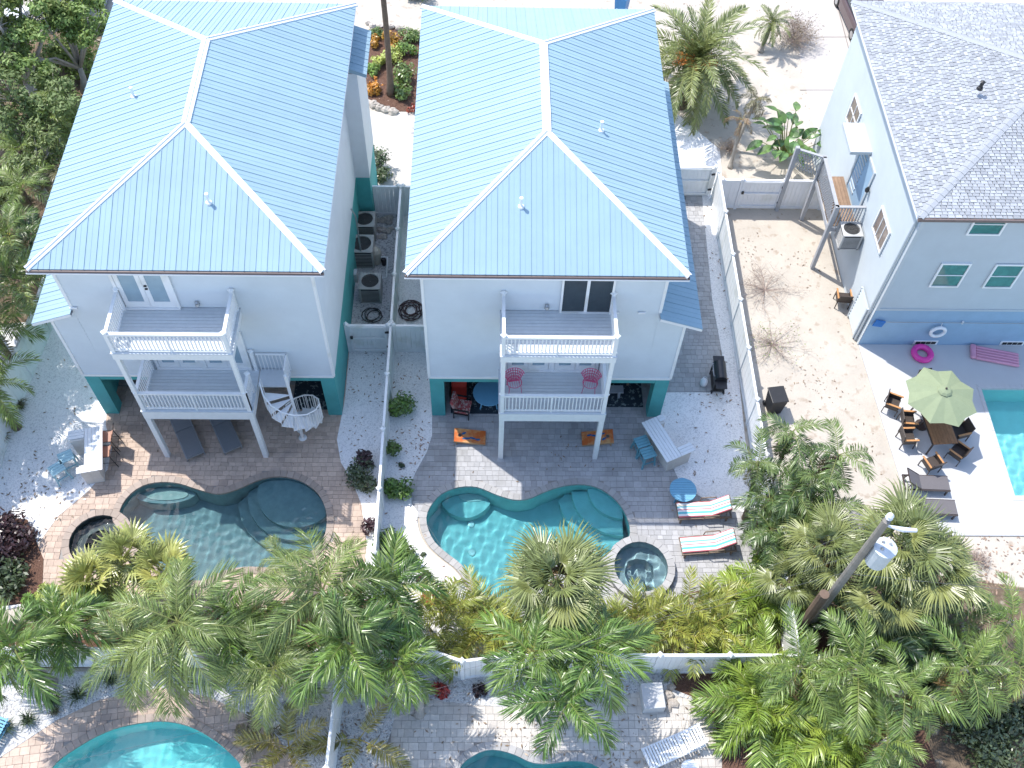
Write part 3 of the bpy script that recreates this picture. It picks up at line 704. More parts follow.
    if upper == 'slider':
        x0, x1 = doorx; f = MB(); z0 = 6.84; h = 2.05
        f.box(x0-.07, x0, y-.08, y, z0, z0+h+.07); f.box(x1, x1+.07, y-.08, y, z0, z0+h+.07); f.box(x0, x1, y-.08, y, z0+h, z0+h+.07); f.box(x0-.07, x1+.07, y-.1, y, z0-.05, z0)
        xm = (x0+x1)/2; f.box(xm-.05, xm+.05, y-.06, y-.003, z0, z0+h)
        d = f.build('sliding_door', white, t, world=True)
        for a, b, dd in ((x0, xm-.05, .03), (xm+.05, x1, .045)): MB().box(a+.002, b-.002, y-dd, y-dd+.01, z0+.002, z0+h-.002).build('pane', glass, d, world=True)
    else: door_pair(t, doorx[0], doorx[1], y, 6.88, 2.1, greyglass)
    bm2 = (bal[0]+bal[1])/2
    door_pair(t, bm2-1.6, bm2-.1, y, 3.35, 2.1, greyglass); door_pair(t, bm2+.1, bm2+1.6, y, 3.35, 2.1, greyglass)
    yfr = 19.13
    balcony(t, bal[0], bal[1], yw-.02, yfr, 6.82, .34, 7.8)
    b2 = balcony(t, bal[0], bal[1], yw-.02, yfr, 3.30, .50, 4.38, gap=(20.0 if gap else None))
    for x in (bal[0]+.1, bal[1]-.1):
        MB().box(x-.09, x+.09, yfr+.0, yfr+.18, 0, 2.8).build('column', whitew, t, world=True)
        MB().box(x-.07, x+.07, yfr+.02, yfr+.16, 3.3, 6.48).build('column', whitew, t, world=True)
    MB().lathe([(.07, 0), (.09, .05), (.05, .12), (.07, .2), (.02, .24)], 8, ((2.0 if side > 0 else -9.6), y-.07, 7.0)).build('wall_lamp', steel, t, world=True)
    for x in (Rr-1.6, Rr-2.5) if side > 0 else (L+1.0,): MB().box(x-.12, x+.12, y-.06, y, 6.75, 6.82).build('wall_vent', white, t, world=True)
    return t, rf
hc, rfc = house('white beach house in the middle, blue metal hip roof, dark sliding door', -2.12, 5.85, 1, (-2.58, 6.38, 20.55, 33.9, 9.25, 11.1))
hl, rfl = house('white beach house at left, blue metal hip roof, spiral staircase', -13.85, -5.63, -1, (-14.33, -5.13, 20.6, 33.95, 9.25, 11.1), upper='french', bal=(-12.15, -8.25), doorx=(-12.0, -10.3), gap=True)
kk = 1.85/4.48; rc_ = (-2.58, 6.38, 20.55, 9.25, kk); rl_ = (-14.33, -5.13, 20.6, 9.25, 1.85/4.6)
vent(rfc, on_slope(521, 207, 0, *rc_)); vent(rfc, on_slope(601, 131, 1, *rc_)); vent(rfl, on_slope(209, 203, 0, *rl_)); vent(rfl, on_slope(134, 97, -1, *rl_))
# front bay of the left house on its right side
m = MB(); m.box(-5.63, -5.0, 31.2, 33.4, 2.75, 8.2); m.build('front_bay', siding, hl, world=True)
MB().box(-5.63, -5.02, 31.22, 33.38, 0, 2.749).build('front_bay_base', teal, hl, world=True)
m = MB(); m.face([(-4.62, 31.0, 8.3), (-4.62, 33.6, 8.3), (-5.63, 33.6, 8.7), (-5.63, 31.0, 8.7)]); m.face([(-4.62, 31.0, 8.18), (-5.63, 31.0, 8.58), (-5.63, 33.6, 8.58), (-4.62, 33.6, 8.18)]); m.face([(-4.62, 31.0, 8.18), (-4.62, 33.6, 8.18), (-4.62, 33.6, 8.3), (-4.62, 31.0, 8.3)]); m.face([(-5.63, 31.0, 8.58), (-4.62, 31.0, 8.18), (-4.62, 31.0, 8.3), (-5.63, 31.0, 8.7)])
fb = m.build('front_bay_roof', roofm, hl, world=True)
k = .4/1.01; slope_panels(Vector((-4.61, 31.0, 8.3)), Vector((0, 1, 0)), Vector((-1, 0, k)), 2.6, TM(2.6, 1.0, False, False), Vector((k, 0, 1))/math.sqrt(1+k*k), .4, fb)
# diamond ornaments on the wall of the left house
for y_ in (26.3, 30.0):
    o = MB()
    for i in range(-2, 3):
        for j in range(-2, 3):
            if abs(i)+abs(j) <= 2: o.cbox((-5.59, y_+i*.15, 7.7+j*.22), (.02, .11, .16), 0, rad(45))
    o.build('wall_ornament', mat('grey_ornament', (.4, .42, .45), .6), hl, world=True)
# meter and conduit on the teal side wall
MB().box(-5.43, -5.3, 26.6, 26.9, 1.4, 1.9).build('meter_box', steel, hl, world=True); MB().tube([(-5.36, 28.6, .3), (-5.36, 28.6, 3.2), (-5.5, 28.6, 3.6)], .035, 6).build('conduit', steel, hl, world=True)
# spiral staircase of the left house
sp = thing('spiral_staircase', 'white metal spiral staircase beside lower balcony of left house', 'staircase', (-7.35, 20.02, 0))
cx, cy = -7.05, 20.02
MB().tube([(cx, cy, 0.03), (cx, cy, 4.3)], .06, 10).build('centre_post', white, sp, world=True); MB().lathe([(.16, .03), (.16, .05), (.07, .08)], 12, (cx, cy, 0)).build('base_plate', white, sp, world=True)
NT = 13; ri, ro = .05, .95; a0 = rad(180); da = -rad(25)
hr = []
for i in range(NT):
    z = 3.3-3.3*(i+1)/(NT+1); a = a0+da*(i+.3)*-1
    m = MB(); aa, ab = a-rad(13), a+rad(13)
    m.prism([(cx+ri*math.cos(aa), cy+ri*math.sin(aa)), (cx+ro*math.cos(aa), cy+ro*math.sin(aa)), (cx+ro*math.cos(ab), cy+ro*math.sin(ab)), (cx+ri*math.cos(ab), cy+ri*math.sin(ab))], z-.035, z)
    m.build('tread', white, sp, world=True)
    for q in (aa+.03, aa+.17, a, ab-.13):
        p = (cx+ro*.98*math.cos(q), cy+ro*.98*math.sin(q)); MB().tube([(p[0], p[1], z-.03), (p[0], p[1], z+.92)], .013, 5).build('baluster', white, sp, world=True)
    hr.append((cx+ro*.98*math.cos(a), cy+ro*.98*math.sin(a), z+.95))
MB().tube(hr, .028, 7).build('handrail', white, sp, world=True)
MB().box(-8.2, -7.1, 20.25, 21.0, 3.2, 3.29).build('landing', deckm, sp, world=True)
m = MB()
for x in [-8.15+.13*i for i in range(9)]: m.box(x-.013, x+.013, 20.93, 20.955, 3.3, 4.25)
m.bar((-8.2, 20.943, 4.27), (-7.08, 20.943, 4.27), .05, .05)
for y_ in [20.3+.13*i for i in range(6)]: m.box(-7.14, -7.115, y_-.013, y_+.013, 3.3, 4.25)
m.bar((-7.125, 20.25, 4.27), (-7.125, 20.95, 4.27), .05, .05); m.build('landing_rail', white, sp, world=True)

# ------------------------------------------------------------------ right house
rs = mat('light_blue_siding', (.47, .52, .55), .6, .05, 1.2); rb = mat('blue_stucco', (.29, .43, .57), .8, .08, 1.5)
shing = mat('grey_shingle', (.335, .35, .37), .9, .12, 30, isl=.42, bump=.3, bsc=90, spec=.15)
hr_ = thing('grey_roofed_house', 'light blue house at right with grey shingle hip roof', 'house', (22, 30, 0))
X0, X1, Y0, Y1, ZT = 15.41, 30., 24.65, 36.0, 7.85
m = MB(); laps(m, (X0, Y0), (X1, Y0), 2.45, ZT, .15, (0, -1)); laps(m, (X0, Y1), (X0, Y0), .02, ZT, .15, (-1, 0)); m.box(X0+.02, X1, Y0+.02, Y1, 2.45, ZT); m.build('wall', rs, hr_, world=True)
MB().box(X0+.005, X1, Y0+.005, Y1, 0, 2.448).build('lower_wall', rb, hr_, world=True)
m = MB(); m.box(X0-.045, X0+.09, Y0-.045, Y0+.09, 2.45, ZT); m.box(X0-.03, X1, Y0-.05, Y0-.002, 2.40, 2.5); m.build('corner_trim', rs, hr_, world=True)
MB().tube([(X0-.09, Y0+.25, .06), (X0-.09, Y0+.25, 7.6), (X0-.35, Y0, 7.8)], .05, 6).build('downpipe', rs, hr_, world=True)
rx, ry0, ry1, ze, k = 15.0, 24.32, 36.35, 8.05, .26
hf = (ry1-ry0)/2; zr = ze+k*hf; ym = (ry0+ry1)/2; rX = 31.
m = MB(); e = -.03
m.face([(rx, ry1, ze+e), (rx, ry0, ze+e), (rx+hf, ym, zr+e)]); m.face([(rx, ry0, ze+e), (rX, ry0, ze+e), (rX, ym, zr+e), (rx+hf, ym, zr+e)]); m.face([(rX, ry1, ze+e), (rx, ry1, ze+e), (rx+hf, ym, zr+e), (rX, ym, zr+e)])
m.face([(rx, ry0, ze-.08), (rx, ry1, ze-.08), (rX, ry1, ze-.08), (rX, ry0, ze-.08)])
rr = m.build('roof', shing, hr_, world=True)
def shingles(A, u, v, S, tm, nrm):
    m = MB(); row = .12; nr = int(hf/row)
    for r in range(nr):
        t0 = r*row; s = -R.random()*.3
        while s < S:
            l = R.choice((.16, .2, .26)); sc = s+l/2
            if tm(sc) > t0+.02 and 0 < sc < S:
                g = .012; lift = .012+R.random()*.016; ex = .06
                q = [A+u*(s+g)+v*(t0-.02)+nrm*lift, A+u*(s+l-g)+v*(t0-.02)+nrm*lift, A+u*(s+l-g)+v*(t0+row)+nrm*.002, A+u*(s+g)+v*(t0+row)+nrm*.002]
                m.face(q); m.face([q[0]-nrm*(lift+.01), q[1]-nrm*(lift+.01), q[1], q[0]])
            s += l
    stuff(m.build('shingles', shing, rr, world=True))
cs = 1/math.sqrt(1+k*k)
shingles(Vector((rx, ry1, ze)), Vector((0, -1, 0)), Vector((1, 0, k)), ry1-ry0, TM(ry1-ry0, hf), Vector((-k, 0, 1))*cs)
shingles(Vector((rx, ry0, ze)), Vector((1, 0, 0)), Vector((0, 1, k)), rX-rx, TM(rX-rx, hf, True, False), Vector((0, -k, 1))*cs)
shingles(Vector((rX, ry1, ze)), Vector((-1, 0, 0)), Vector((0, -1, k)), rX-rx, TM(rX-rx, hf, False, True), Vector((0, k, 1))*cs)
for p, q in (((rx, ry0, ze), (rx+hf, ym, zr)), ((rx, ry1, ze), (rx+hf, ym, zr)), ((rx+hf, ym, zr), (rX, ym, zr))):
    p, q = Vector(p), Vector(q); d = (q-p); n = int(d.length/.3); s = d.cross(Vector((0, 0, 1))).normalized()*.16
    for i in range(n):
        a, b = p+d*(i/n)+Vector((0, 0, .05)), p+d*((i+1.15)/n)+Vector((0, 0, .035)); dr = Vector((0, 0, -.045))
        m = MB(); m.face([a+s+dr, b+s+dr, b, a]); m.face([a, b, b-s+dr, a-s+dr]); m.build('hip_shingle', shing, rr, world=True)
m = MB(); m.box(rx, rX, ry0, ry0+.03, ze-.2, ze-.03); m.box(rx, rx+.03, ry0+.03, ry1, ze-.2, ze-.03); m.build('fascia', fascia, hr_, world=True)
MB().box(rx-.02, rX, ry0-.1, ry0-.003, ze-.14, ze-.02).build('gutter', gutter, hr_, world=True)
MB().lathe([(.12, -.05), (.1, .05), (.07, .06), (.07, .26), (.1, .28), (.02, .34)], 10, G(980, 88, 9.2)).build('vent_pipe', black, rr, world=True)
greenglass = mat('green_window_glass', (.05, .16, .15), .08, .3, 3, spec=.8)
for px0, px1, py0, py1 in ((928, 959, 262, 285), (979, 1014, 262, 286), (968, 998, 221, 233)):
    v = ray((px0+px1)/2, py1); tt = (Y0-.02)/v.y; c = Vector((v.x*tt, Y0-.03, CAM_H+v.z*tt))
    window(hr_, c, 1.0 if py1 > 240 else 1.1, 1.25 if py1 > 240 else 1.0, (1, 0, 0), (0, -1, 0), (1, 2), greenglass)
window(hr_, (X0-.03, 26.9, 4.0), 1.3, 1.1, (0, 1, 0), (-1, 0, 0), (3, 1), mat('curtained_glass', (.25, .2, .17), .2, .3, 4)); window(hr_, (X0-.03, 33.0, 4.3), 1.1, 1.2, (0, 1, 0), (-1, 0, 0), (2, 2), mat('curtained_glass', (.25, .2, .17)))
# recessed side door with its louvred shutter, deck and stair landing
m = MB(); m.box(X0-.08, X0-.028, 29.2, 29.32, 2.75, 5.2); m.box(X0-.08, X0-.028, 31.1, 31.22, 2.75, 5.2); m.box(X0-.08, X0-.028, 29.2, 31.22, 5.2, 5.32); d = m.build('door_frame', rs, hr_, world=True)
MB().box(X0-.045, X0-.028, 29.33, 31.09, 2.75, 5.19).build('door_leaf', rb, d, world=True)
for i in range(9): MB().box(X0-.075, X0-.046, 30.3, 30.95, 3.0+.23*i, 3.1+.23*i).build('louvre', rs, d, world=True)
MB().lathe([(.06, 0), (.1, .1), (.04, .25)], 8, (X0-.14, 29.1, 4.4)).build('wall_lamp', black, hr_, world=True)
m = MB(); m.box(X0-.9, X0-.02, 30.2, 31.9, 5.35, 5.5); m.build('door_hood', rs, hr_, world=True)
greyw = mat('grey_painted_wood', (.36, .37, .39), .6, .1, 5)
dk = thing('side_deck', 'raised grey wooden side deck with lattice rail on right house', 'deck', (14.8, 31, 0))
for x, y_ in ((14.2, 28.8), (14.2, 31.65), (13.15, 32.2)): MB().box(x-.08, x+.08, y_-.08, y_+.08, 0, 3.85).build('post', greyw, dk, world=True)
for i in range(8): MB().box(14.2+i*.145, 14.2+(i+1)*.145-.01, 28.85, 31.7, 2.62, 2.66).build('deck_board', mat('brown_deck', (.26, .17, .11), .7, .2, 4, ob=.4), dk, world=True)
m = MB(); m.box(14.14, 14.18, 28.9, 31.6, 2.4, 2.6); m.box(14.2, 15.35, 28.75, 28.8, 2.4, 2.6); m.build('rim_joist', greyw, dk, world=True)
m = MB(); m.bar((14.2, 28.8, 3.82), (14.2, 31.65, 3.82), .14, .06); m.bar((14.2, 31.65, 3.8), (13.15, 32.2, 3.75), .12, .06); m.bar((14.2, 28.8, 3.82), (15.38, 28.8, 3.82), .12, .06)
for i in range(9): x = 14.32+i*.12; m.box(x-.02, x+.02, 28.78, 28.82, 2.66, 3.8)
m.build('handrail', greyw, dk, world=True)
m = MB()
for i in range(23): a, b = 28.88+i*.12, min(31.6, 29.5+i*.12); m.bar((14.2, a, 2.68), (14.2, b, 3.72), .02, .03); m.bar((14.2, b, 2.68), (14.2, a, 3.72), .02, .03)
for i in range(9): k0 = i/9; m.bar((14.2-1.05*k0, 31.65+.55*k0, 2.7), (14.2-1.05*min(1, k0+.35), 31.65+.55*min(1, k0+.35), 3.7), .02, .03); m.bar((14.2-1.05*k0, 31.65+.55*k0, 3.7), (14.2-1.05*min(1, k0+.35), 31.65+.55*min(1, k0+.35), 2.7), .02, .03)
m.build('lattice_panel', greyw, dk, world=True)
# crawl space vents and louvred panel at the corner
for px in (925, 1012):
    v = ray(px, 343); tt = Y0/v.y; m = MB(); m.box(v.x*tt-.5, v.x*tt+.5, Y0-.03, Y0+.004, .1, .36); o = m.build('wall_vent', white, hr_, world=True)
    for i in range(4): MB().box(v.x*tt-.42+i*.215, v.x*tt-.42+i*.215+.19, Y0-.04, Y0-.031, .15, .31).build('vent_slot', dark, o, world=True)
lp = thing('louvred_panel', 'white louvred panel leaning at corner of right house', 'panel', (15.3, 25.4, 0))
m = MB(); m.bar((15.26, 25.0, .06), (15.26, 25.0, 2.0), .08); m.bar((15.26, 26.1, .06), (15.26, 26.1, 2.0), .08); m.build('frame', rs, lp, world=True)
for i in range(10): MB().cbox((15.26, 25.55, .25+i*.19), (.03, 1.0, .12), 0, 0, rad(30)).build('slat', rs, lp, world=True)
# ------------------------------------------------------------------ props
acm = mat('beige_metal', (.36, .36, .34), .5, .06, 5); acd = mat('dark_coil', (.045, .045, .045), .7)
def ac(label, loc, s=.78, h=.85, rz=0., body=None, group='air conditioner units'):
    body = body or acm
    t = thing('air_conditioner', label, 'air conditioner', loc, rz, group); q = s/2
    MB().box(-q+.04, q-.04, -q+.04, q-.04, .05, h-.06).build('coil', acd, t)
    m = MB()
    for x in (-q, q-.07):
        for y in (-q, q-.07): m.box(x, x+.07, y, y+.07, 0, h-.05)
    m.box(-q, q, -q, q, 0, .05)
    for sx, sy, ax in ((0, -1, 0), (0, 1, 0), (-1, 0, 1), (1, 0, 1)):
        for i in range(9):
            z = .12+i*(h-.22)/9
            if ax == 0: m.box(-q+.07, q-.07, sy*q-.012*(sy > 0), sy*q+.012*(sy < 0), z, z+.03)
            else: m.box(sx*q-.012*(sx > 0), sx*q+.012*(sx < 0), -q+.07, q-.07, z, z+.03)
    m.build('cabinet', body, t)
    m = MB(); n = 24; ro = q*.82         # square lid with a round opening
    for i in range(n):
        a, b = 2*math.pi*i/n, 2*math.pi*(i+1)/n
        sq = lambda an: (q*max(-1, min(1, 1.42*math.cos(an))), q*max(-1, min(1, 1.42*math.sin(an))))
        A, B = sq(a), sq(b); c, d = (ro*math.cos(a), ro*math.sin(a)), (ro*math.cos(b), ro*math.sin(b))
        m.face([(c[0], c[1], h), (A[0], A[1], h-.02), (B[0], B[1], h-.02), (d[0], d[1], h)]); m.face([(d[0], d[1], h), (d[0], d[1], h-.1), (c[0], c[1], h-.1), (c[0], c[1], h)])
        m.face([(A[0], A[1], h-.06), (B[0], B[1], h-.06), (B[0], B[1], h-.02), (A[0], A[1], h-.02)])
    m.build('lid', body, t)
    f = MB(); 
    for i in range(3):
        a = i*2.094; f.cbox((.17*math.cos(a), .17*math.sin(a), h-.12), (.26, .15, .012), a, rad(22))
    f.lathe([(.07, h-.14), (.07, h-.07), (.02, h-.06)], 12); f.build('fan', steel, t)
    g = MB(); g.tube([(ro*.66*math.cos(k*.349), ro*.66*math.sin(k*.349), h-.005) for k in range(18)], .006, 4, closed=True)
    for i in range(8): a = i*math.pi/4; g.bar((.05*math.cos(a), .05*math.sin(a), h), (ro*math.cos(a), ro*math.sin(a), h), .008)
    g.build('fan_guard', black, t); return t
ac('beige air conditioner nearest the street fence in narrow yard', G(364.5, 219, .95)-Vector((0, 0, .92)), .9, .95)
ac('beige air conditioner in the middle of three in narrow yard', G(361.5, 243.5, 1.05)-Vector((0, 0, 1.02)), 1.0, 1.05)
ac('pool heater with dark front nearest the gate in narrow yard', G(370, 281, .95)-Vector((0, 0, .92)), .88, .95)
t = ac('air conditioner on wall bracket below side deck of right house', (14.9, 28.25, 2.3), .82, .85, 0, mat('pale_grey_metal', (.45, .45, .44), .5))
MB().box(-.4, .43, -.35, .35, -.05, -.005).build('bracket', steel, t)
pf = thing('pool_filter', 'beige cylindrical pool filter with pump beside the air conditioners', 'pool filter', G(377, 262))
MB().lathe([(.2, .03), (.24, .1), (.24, .7), (.15, .85), (.05, .9)], 16).build('tank', mat('beige_plastic', (.48, .44, .36), .5), pf); MB().lathe([(.1, .03), (.12, .3), (.08, .42)], 12, (.32, -.15, 0)).build('pump', black, pf)
MB().tube([(.0, -.1, .45), (.5, -.1, .45), (.5, -1.1, .3), (.2, -1.2, .3)], .035, 6).build('pipe', white, pf)
def coil(label, c, n, r, material, seed):
    rr = random.Random(seed); pts = []
    for i in range(n*14):
        a = i*2*math.pi/14; q = r*(.75+.3*math.sin(i*.37+seed)+rr.uniform(-.05, .05)); pts.append((c.x+q*math.cos(a), c.y+q*1.05*math.sin(a), .06+.025+.004*i/14+rr.uniform(0, .02)))
    tag(MB().tube(pts, .022, 5).build('garden_hose', material, sm=True), label, 'hose')
coil('dark coiled hose on shell strip beside middle house wall', G(411, 312), 7, .5, mat('brown_rubber', (.07, .035, .035), .5), 1); coil('small dark hose loop on ground behind the gate', G(372, 318), 3, .42, mat('black_rubber', (.03, .03, .03), .5), 2)
# stacked stone edging in the narrow yard
stone = mat('coral_stone', (.45, .40, .35), .95, .3, 6, bump=.6, bsc=14, ob=.4)
def rock(label, p, r, seed, group=None, material=None):
    rr = random.Random(seed); m = MB(); n, k = 7, 5
    prof = []
    for i in range(k+1):
        for j in range(n):
            a = 2*math.pi*j/n; ph = math.pi*i/k; q = r*(1+rr.uniform(-.22, .22)); m.v.append((q*math.sin(ph)*math.cos(a), q*math.sin(ph)*math.sin(a)*.85, q*.6*math.cos(ph)+r*.35))
    for i in range(k):
        for j in range(n): m.f.append((i*n+j, (i+1)*n+j, (i+1)*n+(j+1) % n, i*n+(j+1) % n)); m.m.append(0)
    o = m.build('rock', material or stone); o.location = p; return tag(o, label, 'rock', group)
for i in range(16):
    p = G(384+R.uniform(-7, 9), 224+R.uniform(-6, 16), .03); rock('rough stone in the loose pile beside the air conditioners', p, R.uniform(.12, .2), i, 'stone pile by the air conditioners')
for i, (px, py) in enumerate([(368, 24), (373, 27), (380, 27), (391, 28), (400, 30), (412, 33), (418, 39), (369, 104), (374, 106), (380, 109), (386, 111), (393, 113)]): rock('rough stone edging the flower bed between the houses', G(px, py), R.uniform(.16, .28), 40+i, 'flower bed edging stones')
for i, (px, py) in enumerate([(671, 678), (671, 688), (668, 696), (673, 704), (668, 709), (681, 668)]): rock('grey stone edging the mulch behind white rear fence', G(px, py), R.uniform(.14, .22), 70+i, 'mulch edging stones')
tag(MB().cbox((0, 0, .28), (.72, .85, .5), rad(4)).build('concrete_block', concrete, bevel=.02), 'white concrete block on mulch behind the rear fence', 'block').location = G(651, 700)

# --- cornhole boards
def cornmat():
    m = mat('orange_print', (.55, .13, .03), .4, .2, 2.2, c2=(.62, .36, .16), c2t=(.42, .62)); return m
bluep = mat('blue_print', (.02, .12, .28), .4)
def cornhole(label, p, rz):
    t = thing('cornhole_board', label, 'game board', p, rz, 'cornhole boards'); a = rad(9)
    M = Matrix.Translation((-.6, 0, .1)) @ Matrix.Rotation(-a, 4, 'Y')
    def lp(u, v, w=0): return M @ Vector((u, v, w))
    m = MB(); n = 20; hc2 = (1.0, 0.); r = .076       # deck with a real hole
    ring = [(hc2[0]+r*math.cos(2*math.pi*i/n), r*math.sin(2*math.pi*i/n)) for i in range(n)]
    def edge(i):
        an = 2*math.pi*i/n; c, s = math.cos(an), math.sin(an); k = min((1.22-1.0)/c if c > 1e-6 else 1.0/-c if c < -1e-6 else 9, .3/abs(s) if abs(s) > 1e-6 else 9); return (1.0+c*k, s*k)
    for i in range(n):
        q = [ring[i], edge(i), edge(i+1), ring[(i+1) % n]]; m.face([lp(x, y, .02) for x, y in q])
    # corners left open by the radial cut
    for cx_, cy_ in ((1.22, .3), (1.22, -.3), (0, .3), (0, -.3)):
        c = (cx_, cy_); ns = sorted([edge(i) for i in range(n)], key=lambda e: (e[0]-cx_)**2+(e[1]-cy_)**2)
        sx = [e for e in ns if abs(e[0]-cx_) < 1e-6][:1]; sy = [e for e in ns if abs(e[1]-cy_) < 1e-6][:1]
        if sx and sy: m.face([lp(*c, .02), lp(*sx[0], .02), lp(*sy[0], .02)])
    m.build('deck', cornmat(), t)
    s = MB()
    for x0, x1, y0, y1 in ((0, 1.22, -.3, -.28), (0, 1.22, .28, .3), (0, .02, -.28, .28), (1.2, 1.22, -.28, .28)): s.box(x0, x1, y0, y1, -.07, .018, 0, M)
    s.build('frame', mat('plywood_edge', (.42, .28, .16), .6), t)
    for y in (-.26, .26): MB().bar((.5, y, .0), (.52, y, .26), .04, .06).build('leg', MATS['plywood_edge'], t)
    for u, v, l, an in ((.75, .12, .34, .15), (.5, .08, .26, -.2), (.85, -.1, .2, .5), (.3, .12, .2, .1)):
        e = MB(); pts = [(u+l/2*math.cos(k*.524)*math.cos(an)-.045*math.sin(k*.524)*math.sin(an), v+l/2*math.cos(k*.524)*math.sin(an)+.045*math.sin(k*.524)*math.cos(an)) for k in range(12)]
        pts = [q for q in pts if abs(q[1]) < .29 and 0 < q[0] < 1.21 and (q[0]-1)**2+q[1]**2 > .0064]
        if len(pts) > 3: e.face([lp(x, y, .0235) for x, y in pts]); e.build('printed_fish', bluep, t)
    return t
cornhole('orange cornhole board half in sunlight at left of patio', G(470, 439), math.pi-.02); cornhole('orange cornhole board behind right balcony column', G(597, 440), .02)

# --- outdoor bars and stools
def bar_table(label, p, rz, material, slat):
    t = thing('bar_counter', label, 'bar', p, rz)
    MB().box(-.85, .85, -.22, .12, 0, .98).build('cabinet', material, t); MB().box(.5, .85, .125, .75, 0, .98).build('side_cabinet', material, t); MB().box(-.85, -.6, .125, .42, 0, .98).build('side_cabinet', material, t)
    for i in range(5): y = -.42+i*.13; MB().box(-.95, .95, y, y+.12, 1.0, 1.04).build('top_slat', slat, t)
    for i in range(3): x = .57+i*.13; MB().box(x, x+.12, .236, .82, 1.0, 1.04).build('top_slat', slat, t)
    for i in range(2): x = -.95+i*.13; MB().box(x, x+.12, .236, .5, 1.0, 1.04).build('top_slat', slat, t)
    return t
def stool(label, p, rz, material):
    t = thing('bar_stool', label, 'stool', p, rz); t.scale = (1.2, 1.2, 1)
    for i in range(4): MB().box(-.22, .22, -.2+i*.1, -.2+i*.1+.09, .70, .735).build('seat_slat', material, t)
    for sx in (-1, 1):
        for sy in (-1, 1): MB().bar((sx*.16, sy*.15, .7), (sx*.22, sy*.2, 0), .05).build('leg', material, t)
    m = MB(); m.bar((-.2, -.18, .28), (.2, -.18, .28), .03, .05); m.bar((-.2, .18, .28), (.2, .18, .28), .03, .05); m.bar((-.19, -.18, .4), (-.19, .18, .4), .03, .05); m.bar((.19, -.18, .4), (.19, .18, .4), .03, .05); m.build('stretcher', material, t); return t
tealw = mat('teal_plastic_wood', (.13, .33, .40), .5, .08, 5); whip = mat('white_plastic_wood', (.72, .74, .75), .5, .05, 5)
a_, b_ = G(650, 422, 1.02), G(672, 456, 1.02); d_ = b_-a_
bar_table('white slatted bar counter with two teal stools on grey patio', ((a_.x+b_.x)/2+.1, (a_.y+b_.y)/2, .03), math.atan2(d_.y, d_.x), mat('cream_panel', (.62, .60, .56), .6), whip)
stool('teal bar stool nearer the house at white bar on grey patio', G(642, 442, .72)-Vector((0, 0, .69)), rad(20), tealw); stool('teal bar stool farther from the house at white bar on grey patio', G(648, 453, .72)-Vector((0, 0, .69)), rad(20), tealw)
bar_table('white slatted bar counter on shell bed beside tan patio', G(91, 450, 1.02)+Vector((0, 0, -.97)), rad(-78)+math.pi, MATS['cream_panel'], whip)
lt = mat('pale_teal_wood', (.30, .50, .56), .5, .1, 5)
stool('pale teal stool close to the white bar on shell bed', G(66, 457, .72)-Vector((0, 0, .67)), rad(30), lt); stool('pale teal stool nearest the left edge beside white bar', G(57, 469, .72)-Vector((0, 0, .67)), rad(40), lt)
pinkm = mat('terracotta_sling', (.42, .24, .18), .6, .1, 6)
def tall_chair(label, p, rz):
    t = thing('bar_chair', label, 'chair', p, rz, 'sling bar chairs')
    s = MB()
    for i in range(8):       # curved sling shell
        a0_, a1_ = -.9+i*.22, -.9+(i+1)*.22; f = lambda a: (.28*math.sin(a)-.02, .72+.30*(1-math.cos(a)))
        (x0, z0), (x1, z1) = f(a0_), f(a1_+.0); s.face([(x0, -.24, z0), (x0, .24, z0), (x1, .24, z1), (x1, -.24, z1)])
    s.face([(-.24, -.24, .83), (-.24, .24, .83), (-.36, .22, 1.22), (-.36, -.22, 1.22)]); s.build('sling_seat', pinkm, t)
    for y in (-.25, .25): MB().tube([(-.36, y, 1.25), (-.2, y, .75), (.25, y, .75), (.3, y, 0)], .016, 5).build('side_frame', black, t); MB().tube([(-.2, y, .75), (-.3, y, 0)], .016, 5).build('leg', black, t)
    MB().tube([(-.3, -.25, .3), (-.3, .25, .3), (.28, .25, .3), (.28, -.25, .3)], .012, 5, closed=True).build('foot_ring', black, t); return t
tall_chair('brown sling bar chair at bar corner nearer the left house', G(107, 437, .75)-Vector((0, 0, .71)), math.pi+.1); tall_chair('brown sling bar chair at bar farther from the left house', G(105, 452, .75)-Vector((0, 0, .71)), math.pi+.1)

# --- loungers
def stripes():
    m = bpy.data.materials.new('striped_canvas'); m.use_nodes = True; t = m.node_tree; b = t.nodes['Principled BSDF']; b.inputs['Roughness'].default_value = .9
    tc = t.nodes.new('ShaderNodeTexCoord'); sx = t.nodes.new('ShaderNodeSeparateXYZ'); mr = t.nodes.new('ShaderNodeMapRange'); mr.inputs[1].default_value = -.3; mr.inputs[2].default_value = .3
    rp = t.nodes.new('ShaderNodeValToRGB'); rp.color_ramp.interpolation = 'CONSTANT'; cr = rp.color_ramp
    W, T, P, Gd = (.75, .74, .72, 1), (.12, .46, .52, 1), (.55, .16, .18, 1), (.62, .55, .42, 1)
    st = [(0, P), (.07, W), (.2, T), (.34, W), (.46, P), (.52, W), (.64, T), (.72, Gd), (.8, W), (.93, P)]
    cr.elements[0].position = 0; cr.elements[0].color = P; cr.elements[1].position = st[1][0]; cr.elements[1].color = W
    for p, c in st[2:]: e = cr.elements.new(p); e.color = c
    t.links.new(tc.outputs['Object'], sx.inputs[0]); t.links.new(sx.outputs[1], mr.inputs[0]); t.links.new(mr.outputs[0], rp.inputs[0]); t.links.new(rp.outputs[0], b.inputs['Base Color']); return m
striped = stripes(); brownw = mat('weathered_teak', (.20, .15, .11), .7, .2, 6)
